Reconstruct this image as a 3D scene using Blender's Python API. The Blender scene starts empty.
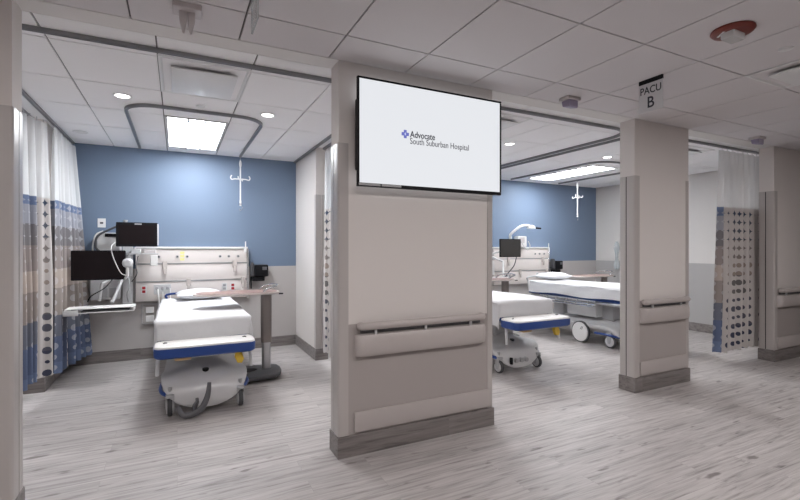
import bpy, bmesh, math, random
from math import sin, cos, pi, radians
from mathutils import Vector, Matrix

random.seed(7)
S = bpy.context.scene
COL = S.collection

# ------------------------------------------------------------------ camera
CAMH = 1.534
cam_data = bpy.data.cameras.new('camera')
cam = bpy.data.objects.new('camera', cam_data)
COL.objects.link(cam)
cam.location = (0, 0, CAMH)
cam.rotation_euler = (radians(90), 0, -0.4645)
cam_data.sensor_width = 36.0
cam_data.lens = 36.0 * 444.45 / 800.0
cam_data.shift_y = -2.16 / 800.0
cam_data.clip_start = 0.05
S.camera = cam

# ------------------------------------------------------------------ world and exposure
W = bpy.data.worlds.new('world')
S.world = W
W.use_nodes = True
W.node_tree.nodes['Background'].inputs[0].default_value = (0.9, 0.93, 1.0, 1)
W.node_tree.nodes['Background'].inputs[1].default_value = 0.02
S.view_settings.view_transform = 'Standard'
S.view_settings.look = 'None'
S.view_settings.gamma = 1.0
S.view_settings.use_curve_mapping = False
S.view_settings.exposure = 0.42
BAY_POWER = 42.0        # emission strength of the bay troffers
HALL_POWER = 13.8        # emission strength of the corridor troffers
SPOT_W = 30.0           # recessed downlights

# ------------------------------------------------------------------ materials
M = {}


def new_mat(name):
    m = bpy.data.materials.new(name)
    m.use_nodes = True
    return m, m.node_tree.nodes, m.node_tree.links, m.node_tree.nodes['Principled BSDF']


def plain(name, col, rough=0.5, metal=0.0, noise=0.03, scale=8.0, bump=0.0, bscale=60.0, coat=0.0, spec=None):
    m, N, L, b = new_mat(name)
    b.inputs['Roughness'].default_value = rough
    b.inputs['Metallic'].default_value = metal
    if coat:
        b.inputs['Coat Weight'].default_value = coat
    if spec is not None:
        b.inputs['Specular IOR Level'].default_value = spec
    tc = N.new('ShaderNodeTexCoord')
    no = N.new('ShaderNodeTexNoise')
    no.inputs['Scale'].default_value = scale
    no.inputs['Detail'].default_value = 4
    L.new(tc.outputs['Object'], no.inputs['Vector'])
    mix = N.new('ShaderNodeMix')
    mix.data_type = 'RGBA'
    mix.inputs[6].default_value = tuple(c * (1 - noise) for c in col) + (1,)
    mix.inputs[7].default_value = tuple(min(1, c * (1 + noise)) for c in col) + (1,)
    L.new(no.outputs['Fac'], mix.inputs[0])
    L.new(mix.outputs[2], b.inputs['Base Color'])
    if bump:
        n2 = N.new('ShaderNodeTexNoise')
        n2.inputs['Scale'].default_value = bscale
        n2.inputs['Detail'].default_value = 3
        L.new(tc.outputs['Object'], n2.inputs['Vector'])
        bp = N.new('ShaderNodeBump')
        bp.inputs['Strength'].default_value = bump
        bp.inputs['Distance'].default_value = 0.01
        L.new(n2.outputs['Fac'], bp.inputs['Height'])
        L.new(bp.outputs['Normal'], b.inputs['Normal'])
    M[name] = m
    return m


plain('paint_beige', (0.74, 0.695, 0.67), 0.75, noise=0.015, scale=2, bump=0.05, bscale=250)
plain('vinyl_grey', (0.42, 0.38, 0.365), 0.5, noise=0.015, scale=3, bump=0.05, bscale=300)
plain('guard_grey', (0.50, 0.465, 0.45), 0.35, noise=0.02, scale=3)
plain('rail_grey', (0.50, 0.455, 0.44), 0.35, noise=0.02, scale=3)
plain('dark_gap', (0.02, 0.02, 0.02), 0.8)
plain('tile_white', (0.92, 0.91, 0.92), 0.9, noise=0.03, scale=120, bump=0.15, bscale=400)
plain('tile_hall_shaded', (0.70, 0.67, 0.68), 0.9, noise=0.03, scale=120, bump=0.15, bscale=400)  # same tile as the bays, dimmer hall light put into its colour
plain('grid_grey', (0.6, 0.59, 0.59), 0.6)
plain('grid_shade', (0.16, 0.155, 0.155), 0.7)  # shade of the reveals between ceiling tiles, painted into the slab
plain('strip_paint', (0.76, 0.735, 0.72), 0.75, noise=0.01)
plain('track_alu', (0.27, 0.27, 0.28), 0.3, metal=0.85)
plain('white_metal', (0.78, 0.78, 0.78), 0.4)
plain('white_plastic', (0.80, 0.79, 0.78), 0.4, noise=0.02)
plain('cream_panel', (0.80, 0.74, 0.71), 0.4, noise=0.015, scale=3)
plain('grey_plastic', (0.42, 0.42, 0.43), 0.4, noise=0.02)
plain('hood_grey', (0.66, 0.655, 0.66), 0.3, noise=0.02, coat=0.3)
plain('grille_grey', (0.24, 0.24, 0.25), 0.5, noise=0.3, scale=90)
plain('light_grey', (0.60, 0.60, 0.61), 0.4, noise=0.02)
plain('dark_grey', (0.07, 0.07, 0.075), 0.5)
plain('pedal_grey', (0.13, 0.13, 0.14), 0.45)
plain('black_plastic', (0.012, 0.012, 0.014), 0.35)
plain('screen_black', (0.012, 0.008, 0.009), 0.45, noise=0.0)
plain('screen_grey', (0.045, 0.042, 0.04), 0.4, noise=0.0)
plain('navy', (0.02, 0.065, 0.27), 0.35, noise=0.05)
plain('yellow', (0.75, 0.50, 0.05), 0.4)
plain('amber', (0.62, 0.42, 0.2), 0.4)
plain('pale_yellow', (0.85, 0.80, 0.35), 0.6)
plain('red', (0.45, 0.02, 0.03), 0.4)
plain('alarm_red', (0.17, 0.02, 0.01), 0.35)
plain('chrome', (0.72, 0.72, 0.73), 0.18, metal=1.0)
plain('steel', (0.5, 0.5, 0.51), 0.35, metal=0.9)
plain('linen', (0.68, 0.68, 0.70), 0.9, noise=0.02, scale=5, bump=0.8, bscale=7)
plain('mattress_grey', (0.25, 0.27, 0.30), 0.6)
plain('column_brown', (0.23, 0.20, 0.19), 0.4)
plain('wood_top', (0.30, 0.19, 0.165), 0.35, noise=0.12, scale=6)
plain('table_edge', (0.62, 0.56, 0.53), 0.4)
plain('lens_purple', (0.36, 0.32, 0.44), 0.3)
plain('pod_grey', (0.58, 0.54, 0.54), 0.5)
plain('text_dark', (0.03, 0.03, 0.04), 0.5, noise=0.0)
plain('logo_dark', (0.02, 0.02, 0.05), 0.6, noise=0.0)
plain('sign_grey', (0.64, 0.63, 0.64), 0.35, noise=0.01)
plain('silver_label', (0.42, 0.42, 0.43), 0.4, metal=0.3)
plain('glass_clear', (0.85, 0.85, 0.85), 0.15, noise=0.0)
M['glass_clear'].node_tree.nodes['Principled BSDF'].inputs['Transmission Weight'].default_value = 0.35
plain('acrylic', (0.62, 0.66, 0.67), 0.25, noise=0.0)
M['acrylic'].node_tree.nodes['Principled BSDF'].inputs['Alpha'].default_value = 0.5


def emit(name, col, st):
    m, N, L, b = new_mat(name)
    b.inputs['Base Color'].default_value = (0.8, 0.8, 0.8, 1)
    b.inputs['Emission Color'].default_value = col + (1,)
    b.inputs['Emission Strength'].default_value = st
    M[name] = m


emit('lamp_bay', (0.94, 0.97, 1.0), BAY_POWER)
emit('lamp_bay_soft', (0.94, 0.97, 1.0), BAY_POWER * 0.25)
emit('lamp_hall', (1.0, 0.955, 0.94), HALL_POWER)
for k_ in ('screen_black', 'screen_grey', 'black_plastic'):
    M[k_].node_tree.nodes['Principled BSDF'].inputs['Specular IOR Level'].default_value = 0.12
emit('lamp_spot', (1.0, 0.96, 0.93), 6.0)
emit('logo_blue', (0.13, 0.15, 0.50), 0.75)
emit('logo_pale', (0.6, 0.65, 0.9), 0.75)
for k_ in ('logo_blue', 'logo_pale'):
    M[k_].node_tree.nodes['Principled BSDF'].inputs['Base Color'].default_value = (0.02, 0.02, 0.02, 1)
emit('tv_screen', (0.86, 0.88, 0.92), 0.68)
M['tv_screen'].node_tree.nodes['Principled BSDF'].inputs['Base Color'].default_value = (0.02, 0.02, 0.02, 1)
M['tv_screen'].node_tree.nodes['Principled BSDF'].inputs['Roughness'].default_value = 0.6


def split_wall(name, upper, lower, zsplit):
    m, N, L, b = new_mat(name)
    b.inputs['Roughness'].default_value = 0.6
    g = N.new('ShaderNodeNewGeometry')
    sx = N.new('ShaderNodeSeparateXYZ')
    L.new(g.outputs['Position'], sx.inputs[0])
    gt = N.new('ShaderNodeMath')
    gt.operation = 'GREATER_THAN'
    gt.inputs[1].default_value = zsplit
    L.new(sx.outputs['Z'], gt.inputs[0])
    no = N.new('ShaderNodeTexNoise')
    no.inputs['Scale'].default_value = 300
    L.new(g.outputs['Position'], no.inputs['Vector'])
    mix = N.new('ShaderNodeMix')
    mix.data_type = 'RGBA'
    mix.inputs[6].default_value = lower + (1,)
    mix.inputs[7].default_value = upper + (1,)
    L.new(gt.outputs[0], mix.inputs[0])
    L.new(mix.outputs[2], b.inputs['Base Color'])
    bp = N.new('ShaderNodeBump')
    bp.inputs['Strength'].default_value = 0.04
    bp.inputs['Distance'].default_value = 0.005
    L.new(no.outputs['Fac'], bp.inputs['Height'])
    L.new(bp.outputs['Normal'], b.inputs['Normal'])
    M[name] = m


split_wall('wall_blue', (0.172, 0.230, 0.328), (0.52, 0.49, 0.48), 1.25)
split_wall('wall_beige', (0.66, 0.63, 0.605), (0.43, 0.415, 0.41), 1.25)


def floor_mat(name, vertical=False):
    m, N, L, b = new_mat(name)
    b.inputs['Roughness'].default_value = 0.42
    b.inputs['Specular IOR Level'].default_value = 0.35
    g = N.new('ShaderNodeNewGeometry')
    br = N.new('ShaderNodeTexBrick')
    br.offset = 0.37
    br.offset_frequency = 2
    br.inputs['Scale'].default_value = 1.0
    br.inputs['Brick Width'].default_value = 1.22
    br.inputs['Row Height'].default_value = 0.152
    br.inputs['Mortar Size'].default_value = 0.0015
    br.inputs['Mortar Smooth'].default_value = 0.4
    br.inputs['Bias'].default_value = 0.0
    br.inputs['Color1'].default_value = (0.30, 0.30, 0.30, 1)
    br.inputs['Color2'].default_value = (0.70, 0.70, 0.70, 1)
    br.inputs['Mortar'].default_value = (0.0, 0.0, 0.0, 1)
    L.new(g.outputs['Position'], br.inputs['Vector'])
    # shift the grain per plank
    sep = N.new('ShaderNodeSeparateColor')
    L.new(br.outputs['Color'], sep.inputs[0])
    mp = N.new('ShaderNodeVectorMath')
    mp.operation = 'MULTIPLY'
    mp.inputs[1].default_value = (1.2, 22.0, 1.2) if not vertical else (1.5, 9.0, 20.0)
    L.new(g.outputs['Position'], mp.inputs[0])
    ad = N.new('ShaderNodeVectorMath')
    ad.operation = 'ADD'
    cmb = N.new('ShaderNodeCombineXYZ')
    mu = N.new('ShaderNodeMath')
    mu.operation = 'MULTIPLY'
    mu.inputs[1].default_value = 37.0
    L.new(sep.outputs[0], mu.inputs[0])
    L.new(mu.outputs[0], cmb.inputs[0])
    L.new(mp.outputs[0], ad.inputs[0])
    L.new(cmb.outputs[0], ad.inputs[1])
    n1 = N.new('ShaderNodeTexNoise')
    n1.inputs['Scale'].default_value = 1.6
    n1.inputs['Detail'].default_value = 8
    n1.inputs['Roughness'].default_value = 0.65
    n1.inputs['Distortion'].default_value = 0.6
    L.new(ad.outputs[0], n1.inputs['Vector'])
    r1 = N.new('ShaderNodeValToRGB')
    e = r1.color_ramp.elements
    e[0].position = 0.28
    e[0].color = (0.21, 0.191, 0.186, 1)
    e[1].position = 0.70
    e[1].color = (0.57, 0.537, 0.528, 1)
    k = e.new(0.47)
    k.color = (0.43, 0.401, 0.394, 1)
    L.new(n1.outputs['Fac'], r1.inputs[0])
    # knots and dark flecks
    mp2 = N.new('ShaderNodeVectorMath')
    mp2.operation = 'MULTIPLY'
    mp2.inputs[1].default_value = (2.6, 9.0, 2.6)
    L.new(g.outputs['Position'], mp2.inputs[0])
    n2 = N.new('ShaderNodeTexNoise')
    n2.inputs['Scale'].default_value = 1.5
    n2.inputs['Detail'].default_value = 2
    L.new(mp2.outputs[0], n2.inputs['Vector'])
    r2 = N.new('ShaderNodeValToRGB')
    r2.color_ramp.elements[0].position = 0.265
    r2.color_ramp.elements[0].color = (0.36, 0.33, 0.33, 1)
    r2.color_ramp.elements[1].position = 0.35
    r2.color_ramp.elements[1].color = (1, 1, 1, 1)
    L.new(n2.outputs['Fac'], r2.inputs[0])
    mx = N.new('ShaderNodeMix')
    mx.data_type = 'RGBA'
    mx.blend_type = 'MULTIPLY'
    mx.inputs[0].default_value = 0.8
    L.new(r1.outputs[0], mx.inputs[6])
    L.new(r2.outputs[0], mx.inputs[7])
    # plank tone
    r3 = N.new('ShaderNodeMapRange')
    r3.inputs['From Min'].default_value = 0.0
    r3.inputs['From Max'].default_value = 0.7
    r3.inputs['To Min'].default_value = 0.78
    r3.inputs['To Max'].default_value = 1.06
    L.new(sep.outputs[0], r3.inputs[0])
    mx2 = N.new('ShaderNodeMix')
    mx2.data_type = 'RGBA'
    mx2.blend_type = 'MULTIPLY'
    mx2.inputs[0].default_value = 1.0 if not vertical else 0.0
    cc = N.new('ShaderNodeCombineColor')
    for i in range(3):
        L.new(r3.outputs[0], cc.inputs[i])
    L.new(mx.outputs[2], mx2.inputs[6])
    L.new(cc.outputs[0], mx2.inputs[7])
    out = mx2
    if vertical:
        mx3 = N.new('ShaderNodeMix')
        mx3.data_type = 'RGBA'
        mx3.blend_type = 'MULTIPLY'
        mx3.inputs[0].default_value = 1.0
        mx3.inputs[7].default_value = (0.50, 0.48, 0.475, 1)
        L.new(mx2.outputs[2], mx3.inputs[6])
        out = mx3
    L.new(out.outputs[2], b.inputs['Base Color'])
    bp = N.new('ShaderNodeBump')
    bp.inputs['Strength'].default_value = 0.12
    bp.inputs['Distance'].default_value = 0.003
    L.new(n1.outputs['Fac'], bp.inputs['Height'])
    L.new(bp.outputs['Normal'], b.inputs['Normal'])
    M[name] = m


floor_mat('plank_floor')
floor_mat('plank_base', True)


def curtain_mat(name, bias):
    """printed cloth: columns of blue/tan patchwork and columns of pale cloth with dark dots.  UV in metres"""
    m, N, L, b = new_mat(name)
    b.inputs['Roughness'].default_value = 0.9
    uv = N.new('ShaderNodeUVMap')
    uv.uv_map = 'UVMap'
    sep = N.new('ShaderNodeSeparateXYZ')
    L.new(uv.outputs[0], sep.inputs[0])

    def math_(op, a, v=None):
        n = N.new('ShaderNodeMath')
        n.operation = op
        if hasattr(a, 'links'):
            L.new(a, n.inputs[0])
        else:
            n.inputs[0].default_value = a
        if v is not None:
            if hasattr(v, 'links'):
                L.new(v, n.inputs[1])
            else:
                n.inputs[1].default_value = v
        return n.outputs[0]
    u, v = sep.outputs[0], sep.outputs[1]
    uvf = N.new('ShaderNodeUVMap')
    uvf.uv_map = 'UVFrac'
    sepf = N.new('ShaderNodeSeparateXYZ')
    L.new(uvf.outputs[0], sepf.inputs[0])
    fr_ = sepf.outputs[0]
    inside = math_('MULTIPLY', math_('GREATER_THAN', fr_, bias[0]), math_('LESS_THAN', fr_, bias[1]))
    colsel = math_('SUBTRACT', 1.0, inside)
    # dots
    vo = N.new('ShaderNodeTexVoronoi')
    vo.voronoi_dimensions = '2D'
    vo.inputs['Scale'].default_value = 8.5
    vo.inputs['Randomness'].default_value = 0.0
    L.new(uv.outputs[0], vo.inputs['Vector'])
    vd = N.new('ShaderNodeTexVoronoi')
    vd.voronoi_dimensions = '2D'
    vd.distance = 'MINKOWSKI'
    vd.inputs['Exponent'].default_value = 0.6
    vd.inputs['Scale'].default_value = 8.5
    vd.inputs['Randomness'].default_value = 0.0
    L.new(uv.outputs[0], vd.inputs['Vector'])
    wn = N.new('ShaderNodeSeparateColor')
    L.new(vo.outputs['Color'], wn.inputs[0])
    # radius by cell and height
    rad = math_('ADD', math_('MULTIPLY', wn.outputs[0], 0.20), 0.15)
    circ = math_('LESS_THAN', vo.outputs['Distance'], rad)
    plus = math_('LESS_THAN', vd.outputs['Distance'], 0.42)
    hi = math_('GREATER_THAN', v, 1.42)
    mixshape = N.new('ShaderNodeMix')
    L.new(hi, mixshape.inputs[0])
    L.new(circ, mixshape.inputs[2])
    L.new(plus, mixshape.inputs[3])
    shape = mixshape.outputs[0]
    # pale column
    rp = N.new('ShaderNodeValToRGB')
    rp.color_ramp.interpolation = 'CONSTANT'
    e = rp.color_ramp.elements
    cols = [(0.0, (0.055, 0.06, 0.10)), (0.22, (0.10, 0.10, 0.13)), (0.40, (0.16, 0.15, 0.15)), (0.55, (0.33, 0.27, 0.24)),
            (0.66, (0.24, 0.21, 0.20)), (0.78, (0.10, 0.11, 0.14)), (0.90, (0.06, 0.08, 0.13))]
    e[0].position = cols[0][0]
    e[0].color = cols[0][1] + (1,)
    e[1].position = cols[1][0]
    e[1].color = cols[1][1] + (1,)
    for p, c in cols[2:]:
        k = e.new(p)
        k.color = c + (1,)
    vn = math_('MULTIPLY', v, 1 / 2.1)
    L.new(vn, rp.inputs[0])
    pale = N.new('ShaderNodeMix')
    pale.data_type = 'RGBA'
    pale.inputs[6].default_value = (0.60, 0.565, 0.55, 1)
    L.new(shape, pale.inputs[0])
    L.new(rp.outputs[0], pale.inputs[7])
    # patchwork column
    ra = N.new('ShaderNodeValToRGB')
    ra.color_ramp.interpolation = 'CONSTANT'
    e = ra.color_ramp.elements
    pc = [(0.0, (0.13, 0.17, 0.28)), (0.14, (0.10, 0.13, 0.22)), (0.27, (0.14, 0.15, 0.19)), (0.38, (0.30, 0.26, 0.24)),
          (0.52, (0.46, 0.39, 0.35)), (0.62, (0.30, 0.26, 0.25)), (0.74, (0.20, 0.19, 0.20)), (0.84, (0.34, 0.35, 0.40)), (0.93, (0.15, 0.20, 0.32))]
    e[0].position = pc[0][0]
    e[0].color = pc[0][1] + (1,)
    e[1].position = pc[1][0]
    e[1].color = pc[1][1] + (1,)
    for p, c in pc[2:]:
        k = e.new(p)
        k.color = c + (1,)
    L.new(vn, ra.inputs[0])
    patch = N.new('ShaderNodeMix')
    patch.data_type = 'RGBA'
    mulp = N.new('ShaderNodeMath')
    mulp.operation = 'MULTIPLY'
    L.new(shape, mulp.inputs[0])
    mulp.inputs[1].default_value = 0.45
    L.new(mulp.outputs[0], patch.inputs[0])
    L.new(ra.outputs[0], patch.inputs[6])
    patch.inputs[7].default_value = (0.62, 0.62, 0.66, 1)
    fin = N.new('ShaderNodeMix')
    fin.data_type = 'RGBA'
    L.new(colsel, fin.inputs[0])
    L.new(pale.outputs[2], fin.inputs[6])
    L.new(patch.outputs[2], fin.inputs[7])
    L.new(fin.outputs[2], b.inputs['Base Color'])
    M[name] = m


curtain_mat('curtain_print_blue', (0.80, 1.1))
curtain_mat('curtain_print_patch', (0.30, 0.42))
curtain_mat('curtain_print_dots', (0.13, 1.1))


def mesh_cloth():
    m, N, L, b = new_mat('curtain_mesh')
    b.inputs['Base Color'].default_value = (0.86, 0.87, 0.88, 1)
    b.inputs['Roughness'].default_value = 0.9
    uv = N.new('ShaderNodeUVMap')
    ck = N.new('ShaderNodeTexChecker')
    ck.inputs['Scale'].default_value = 140
    L.new(uv.outputs[0], ck.inputs['Vector'])
    mr = N.new('ShaderNodeMapRange')
    mr.inputs['To Min'].default_value = 0.55
    mr.inputs['To Max'].default_value = 0.85
    L.new(ck.outputs['Fac'], mr.inputs[0])
    L.new(mr.outputs[0], b.inputs['Alpha'])
    M['curtain_mesh'] = m


mesh_cloth()

# ------------------------------------------------------------------ mesh helpers


def bx(bm, x0, x1, y0, y1, z0, z1, bev=0.0, seg=2):
    r = bmesh.ops.create_cube(bm, size=1.0)
    vs = r['verts']
    for v in vs:
        v.co = Vector(((x0 + x1) / 2 + v.co.x * (x1 - x0), (y0 + y1) / 2 + v.co.y * (y1 - y0), (z0 + z1) / 2 + v.co.z * (z1 - z0)))
    if bev:
        es = set()
        for v in vs:
            es.update(v.link_edges)
        bmesh.ops.bevel(bm, geom=list(es), offset=bev, segments=seg, profile=0.5, affect='EDGES')
    return bm


def ring_faces(bm, rings, closed=True):
    for a, b in zip(rings[:-1], rings[1:]):
        n = len(a)
        for i in range(n if closed else n - 1):
            j = (i + 1) % n
            try:
                bm.faces.new((a[i], a[j], b[j], b[i]))
            except ValueError:
                pass


def tube(bm, pts, r, n=8, caps=True, closed=False, flat=1.0):
    pts = [Vector(p) for p in pts]
    m = len(pts)
    rs = r if isinstance(r, (list, tuple)) else [r] * m
    rings = []
    t0 = (pts[1] - pts[0]).normalized()
    up = Vector((0, 0, 1)) if abs(t0.z) < 0.9 else Vector((0, 1, 0))
    nrm = (up - t0 * up.dot(t0)).normalized()
    for i, p in enumerate(pts):
        if closed:
            t = (pts[(i + 1) % m] - pts[i - 1]).normalized()
        elif i == 0:
            t = t0
        elif i == m - 1:
            t = (pts[-1] - pts[-2]).normalized()
        else:
            t = (pts[i + 1] - pts[i - 1]).normalized()
        nrm = (nrm - t * nrm.dot(t)).normalized()
        bi = t.cross(nrm)
        rings.append([bm.verts.new(p + (nrm * cos(2 * pi * k / n) * flat + bi * sin(2 * pi * k / n)) * rs[i]) for k in range(n)])
    ring_faces(bm, rings)
    if closed:
        ring_faces(bm, [rings[-1], rings[0]])
    elif caps:
        bm.faces.new(rings[0][::-1])
        bm.faces.new(rings[-1])
    return bm


def cyl(bm, p0, p1, r0, r1=None, n=20):
    return tube(bm, [p0, p1], [r0, r0 if r1 is None else r1], n=n)


def smooth(pts, k=5):
    pts = [Vector(p) for p in pts]
    P = [pts[0]] + pts + [pts[-1]]
    out = []
    for i in range(1, len(P) - 2):
        for s in range(k):
            t = s / k
            a, b, c, d = P[i - 1], P[i], P[i + 1], P[i + 2]
            out.append(0.5 * ((2 * b) + (-a + c) * t + (2 * a - 5 * b + 4 * c - d) * t * t + (-a + 3 * b - 3 * c + d) * t ** 3))
    out.append(pts[-1])
    return out


def loft(bm, rings, caps=True, closed=True):
    R = [[bm.verts.new(Vector(p)) for p in r] for r in rings]
    ring_faces(bm, R, closed)
    if caps:
        bm.faces.new(R[0][::-1])
        bm.faces.new(R[-1])
    return bm


def prism(bm, poly, axis, a, b, bev=0.0, seg=2):
    """extrude 2-D polygon along an axis; poly coordinates are the other two axes in x,y,z order"""
    def P(p, t):
        if axis == 'x':
            return (t, p[0], p[1])
        if axis == 'y':
            return (p[0], t, p[1])
        return (p[0], p[1], t)
    A = [bm.verts.new(P(p, a)) for p in poly]
    B = [bm.verts.new(P(p, b)) for p in poly]
    fs = [bm.faces.new(A[::-1]), bm.faces.new(B)]
    ring_faces(bm, [A, B])
    if bev:
        es = set(fs[0].edges) | set(fs[1].edges)
        bmesh.ops.bevel(bm, geom=list(es), offset=bev, segments=seg, profile=0.5, affect='EDGES')
    return bm


def rrect(w, h, r, n=4, cx=0, cy=0):
    pts = []
    for (sx, sy, a0) in ((1, 1, 0), (-1, 1, 90), (-1, -1, 180), (1, -1, 270)):
        for k in range(n + 1):
            a = radians(a0 + 90 * k / n)
            pts.append((cx + sx * (w / 2 - r) + r * cos(a), cy + sy * (h / 2 - r) + r * sin(a)))
    return pts


def new():
    return bmesh.new()


def obj(name, bm, mat, parent=None, loc=(0, 0, 0), kind=None, sharp=38, label=None):
    bmesh.ops.recalc_face_normals(bm, faces=bm.faces)
    for f in bm.faces:
        f.smooth = True
    ca = radians(sharp)
    for e in bm.edges:
        if len(e.link_faces) == 2:
            if e.calc_face_angle(0) > ca:
                e.smooth = False
    me = bpy.data.meshes.new(name)
    bm.to_mesh(me)
    bm.free()
    me.materials.append(M[mat])
    o = bpy.data.objects.new(name, me)
    COL.objects.link(o)
    o.location = loc
    if parent:
        o.parent = parent
    if kind:
        o['kind'] = kind
    if label:
        o['label'] = label
    return o


def pieces(name, bm, mat, parent, **k):
    """one object for each separate piece collected in the bmesh"""
    bm.verts.ensure_lookup_table()
    bm.verts.index_update()
    seen = set()
    for v0 in list(bm.verts):
        if v0.index in seen:
            continue
        st, isl = [v0], []
        seen.add(v0.index)
        while st:
            v = st.pop()
            isl.append(v)
            for e in v.link_edges:
                w = e.other_vert(v)
                if w.index not in seen:
                    seen.add(w.index)
                    st.append(w)
        nb = bmesh.new()
        mp = {v: nb.verts.new(v.co) for v in isl}
        for f in {f for v in isl for f in v.link_faces}:
            nb.faces.new([mp[v] for v in f.verts])
        obj(name, nb, mat, parent, **k)
    bm.free()


def tag(o, label, cat, group=None, kind=None):
    o['label'] = label
    o['category'] = cat
    if group:
        o['group'] = group
    if kind:
        o['kind'] = kind
    return o


def thing(name, label, cat, loc=(0, 0, 0), rz=0.0, group=None):
    o = bpy.data.objects.new(name, None)
    COL.objects.link(o)
    o.empty_display_size = 0.1
    o.location = loc
    o.rotation_euler = (0, 0, rz)
    return tag(o, label, cat, group)


def dup(root, loc, rz=0.0, label=None, group=None):
    r = root.copy()
    COL.objects.link(r)
    r.location = loc
    r.rotation_euler = (0, 0, rz)
    if label:
        r['label'] = label
    if group:
        r['group'] = group
    for ch in list(root.children):
        c = ch.copy()
        COL.objects.link(c)
        c.parent = r
        for g in ch.children:
            d = g.copy()
            COL.objects.link(d)
            d.parent = c
    return r


def one(name, bm, mat, label, cat, loc=(0, 0, 0), group=None):
    return tag(obj(name, bm, mat, None, loc), label, cat, group)


def struct(name, bm, mat, **k):
    return obj(name, bm, mat, None, kind='structure', **k)


def text_mesh(name, txt, size, mat, parent, origin, xdir, ydir, bold=0.0, align='LEFT', sx=1.0, extr=0.0006):
    cu = bpy.data.curves.new('tmp_text', 'FONT')
    cu.body = txt
    cu.size = size
    cu.align_x = align
    cu.offset = bold
    cu.extrude = extr
    cu.resolution_u = 4
    o = bpy.data.objects.new('tmp_text', cu)
    COL.objects.link(o)
    dg = bpy.context.evaluated_depsgraph_get()
    me = bpy.data.meshes.new_from_object(o.evaluated_get(dg))
    bpy.data.objects.remove(o)
    X = Vector(xdir).normalized()
    Y = Vector(ydir).normalized()
    Z = X.cross(Y)
    for v in me.vertices:
        c = v.co
        v.co = Vector(origin) + X * c.x * sx + Y * c.y + Z * c.z
    me.name = name
    me.materials.clear()
    me.materials.append(M[mat])
    r = bpy.data.objects.new(name, me)
    COL.objects.link(r)
    r.parent = parent
    return r


# ================================================================== SETTING
CH = 2.90          # ceiling height
YF = 3.09          # front face of the piers
YB = 3.262         # rear face of the piers
BACK = 7.07
XL, XR = -4.2, 8.55
HY0 = -3.4         # far side of the hall behind the camera
XHR = 11.5

bm = new()
bx(bm, XL - 0.1, XHR + 0.1, HY0 - 0.1, BACK + 0.1, -0.06, 0.0)
struct('floor', bm, 'plank_floor')

bm = new()
bx(bm, XL, XR, BACK, BACK + 0.1, 0, CH + 0.05)
struct('wall_back', bm, 'wall_blue')
bm = new()
bx(bm, XR, XR + 0.12, YB + 0.001, BACK, 0, CH + 0.05)
struct('wall_right', bm, 'wall_beige')
bm = new()
bx(bm, XL - 0.1, XL, HY0, BACK, 0, CH + 0.05)
struct('wall_left', bm, 'wall_beige')
bm = new()
bx(bm, XL - 0.1, XHR + 0.1, HY0 - 0.1, HY0, 0, CH + 0.05)
struct('wall_hall', bm, 'wall_beige')
bm = new()
bx(bm, XHR, XHR + 0.1, HY0, YF + 0.2, 0, CH + 0.05)
struct('wall_hall_end', bm, 'wall_beige')


def tiled_ceiling(name, x0, x1, y0, y1, gx, dx, gy, dy, gap=0.011, zt=CH, mat='tile_white'):
    """grid slab plus one shallow panel for each tile, a reveal between them with its shade painted dark"""
    bm = new()
    bx(bm, x0, x1, y0, y1, zt + 0.0135, zt + 0.05)
    struct(name, bm, 'grid_shade')
    bm = new()
    xs = [x0]
    k = math.floor((x0 - gx) / dx) + 1
    while gx + k * dx < x1 - 0.02:
        if gx + k * dx > x0 + 0.02:
            xs.append(gx + k * dx)
        k += 1
    xs.append(x1)
    ys = [y0]
    k = math.floor((y0 - gy) / dy) + 1
    while gy + k * dy < y1 - 0.02:
        if gy + k * dy > y0 + 0.02:
            ys.append(gy + k * dy)
        k += 1
    ys.append(y1)
    g = gap / 2
    for a, b in zip(xs[:-1], xs[1:]):
        for c, d in zip(ys[:-1], ys[1:]):
            vs = [bm.verts.new(p) for p in ((a + g, c + g, zt), (b - g, c + g, zt), (b - g, d - g, zt), (a + g, d - g, zt))]
            up = [bm.verts.new(v.co + Vector((0, 0, 0.013))) for v in vs]
            bm.faces.new(vs[::-1])
            ring_faces(bm, [vs, up])
    return struct(name, bm, mat)


tiled_ceiling('ceiling', XL, XHR, HY0, YF, 2.806, 0.611, 1.93, 0.78, mat='tile_hall_shaded')
tiled_ceiling('ceiling', XL, XR, YB, BACK, -0.76, 0.635, 3.61, 0.782)
bm = new()
bx(bm, XL, XHR, YF, YB, CH - 0.001, CH + 0.05)
struct('trim_1', bm, 'strip_paint')


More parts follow.
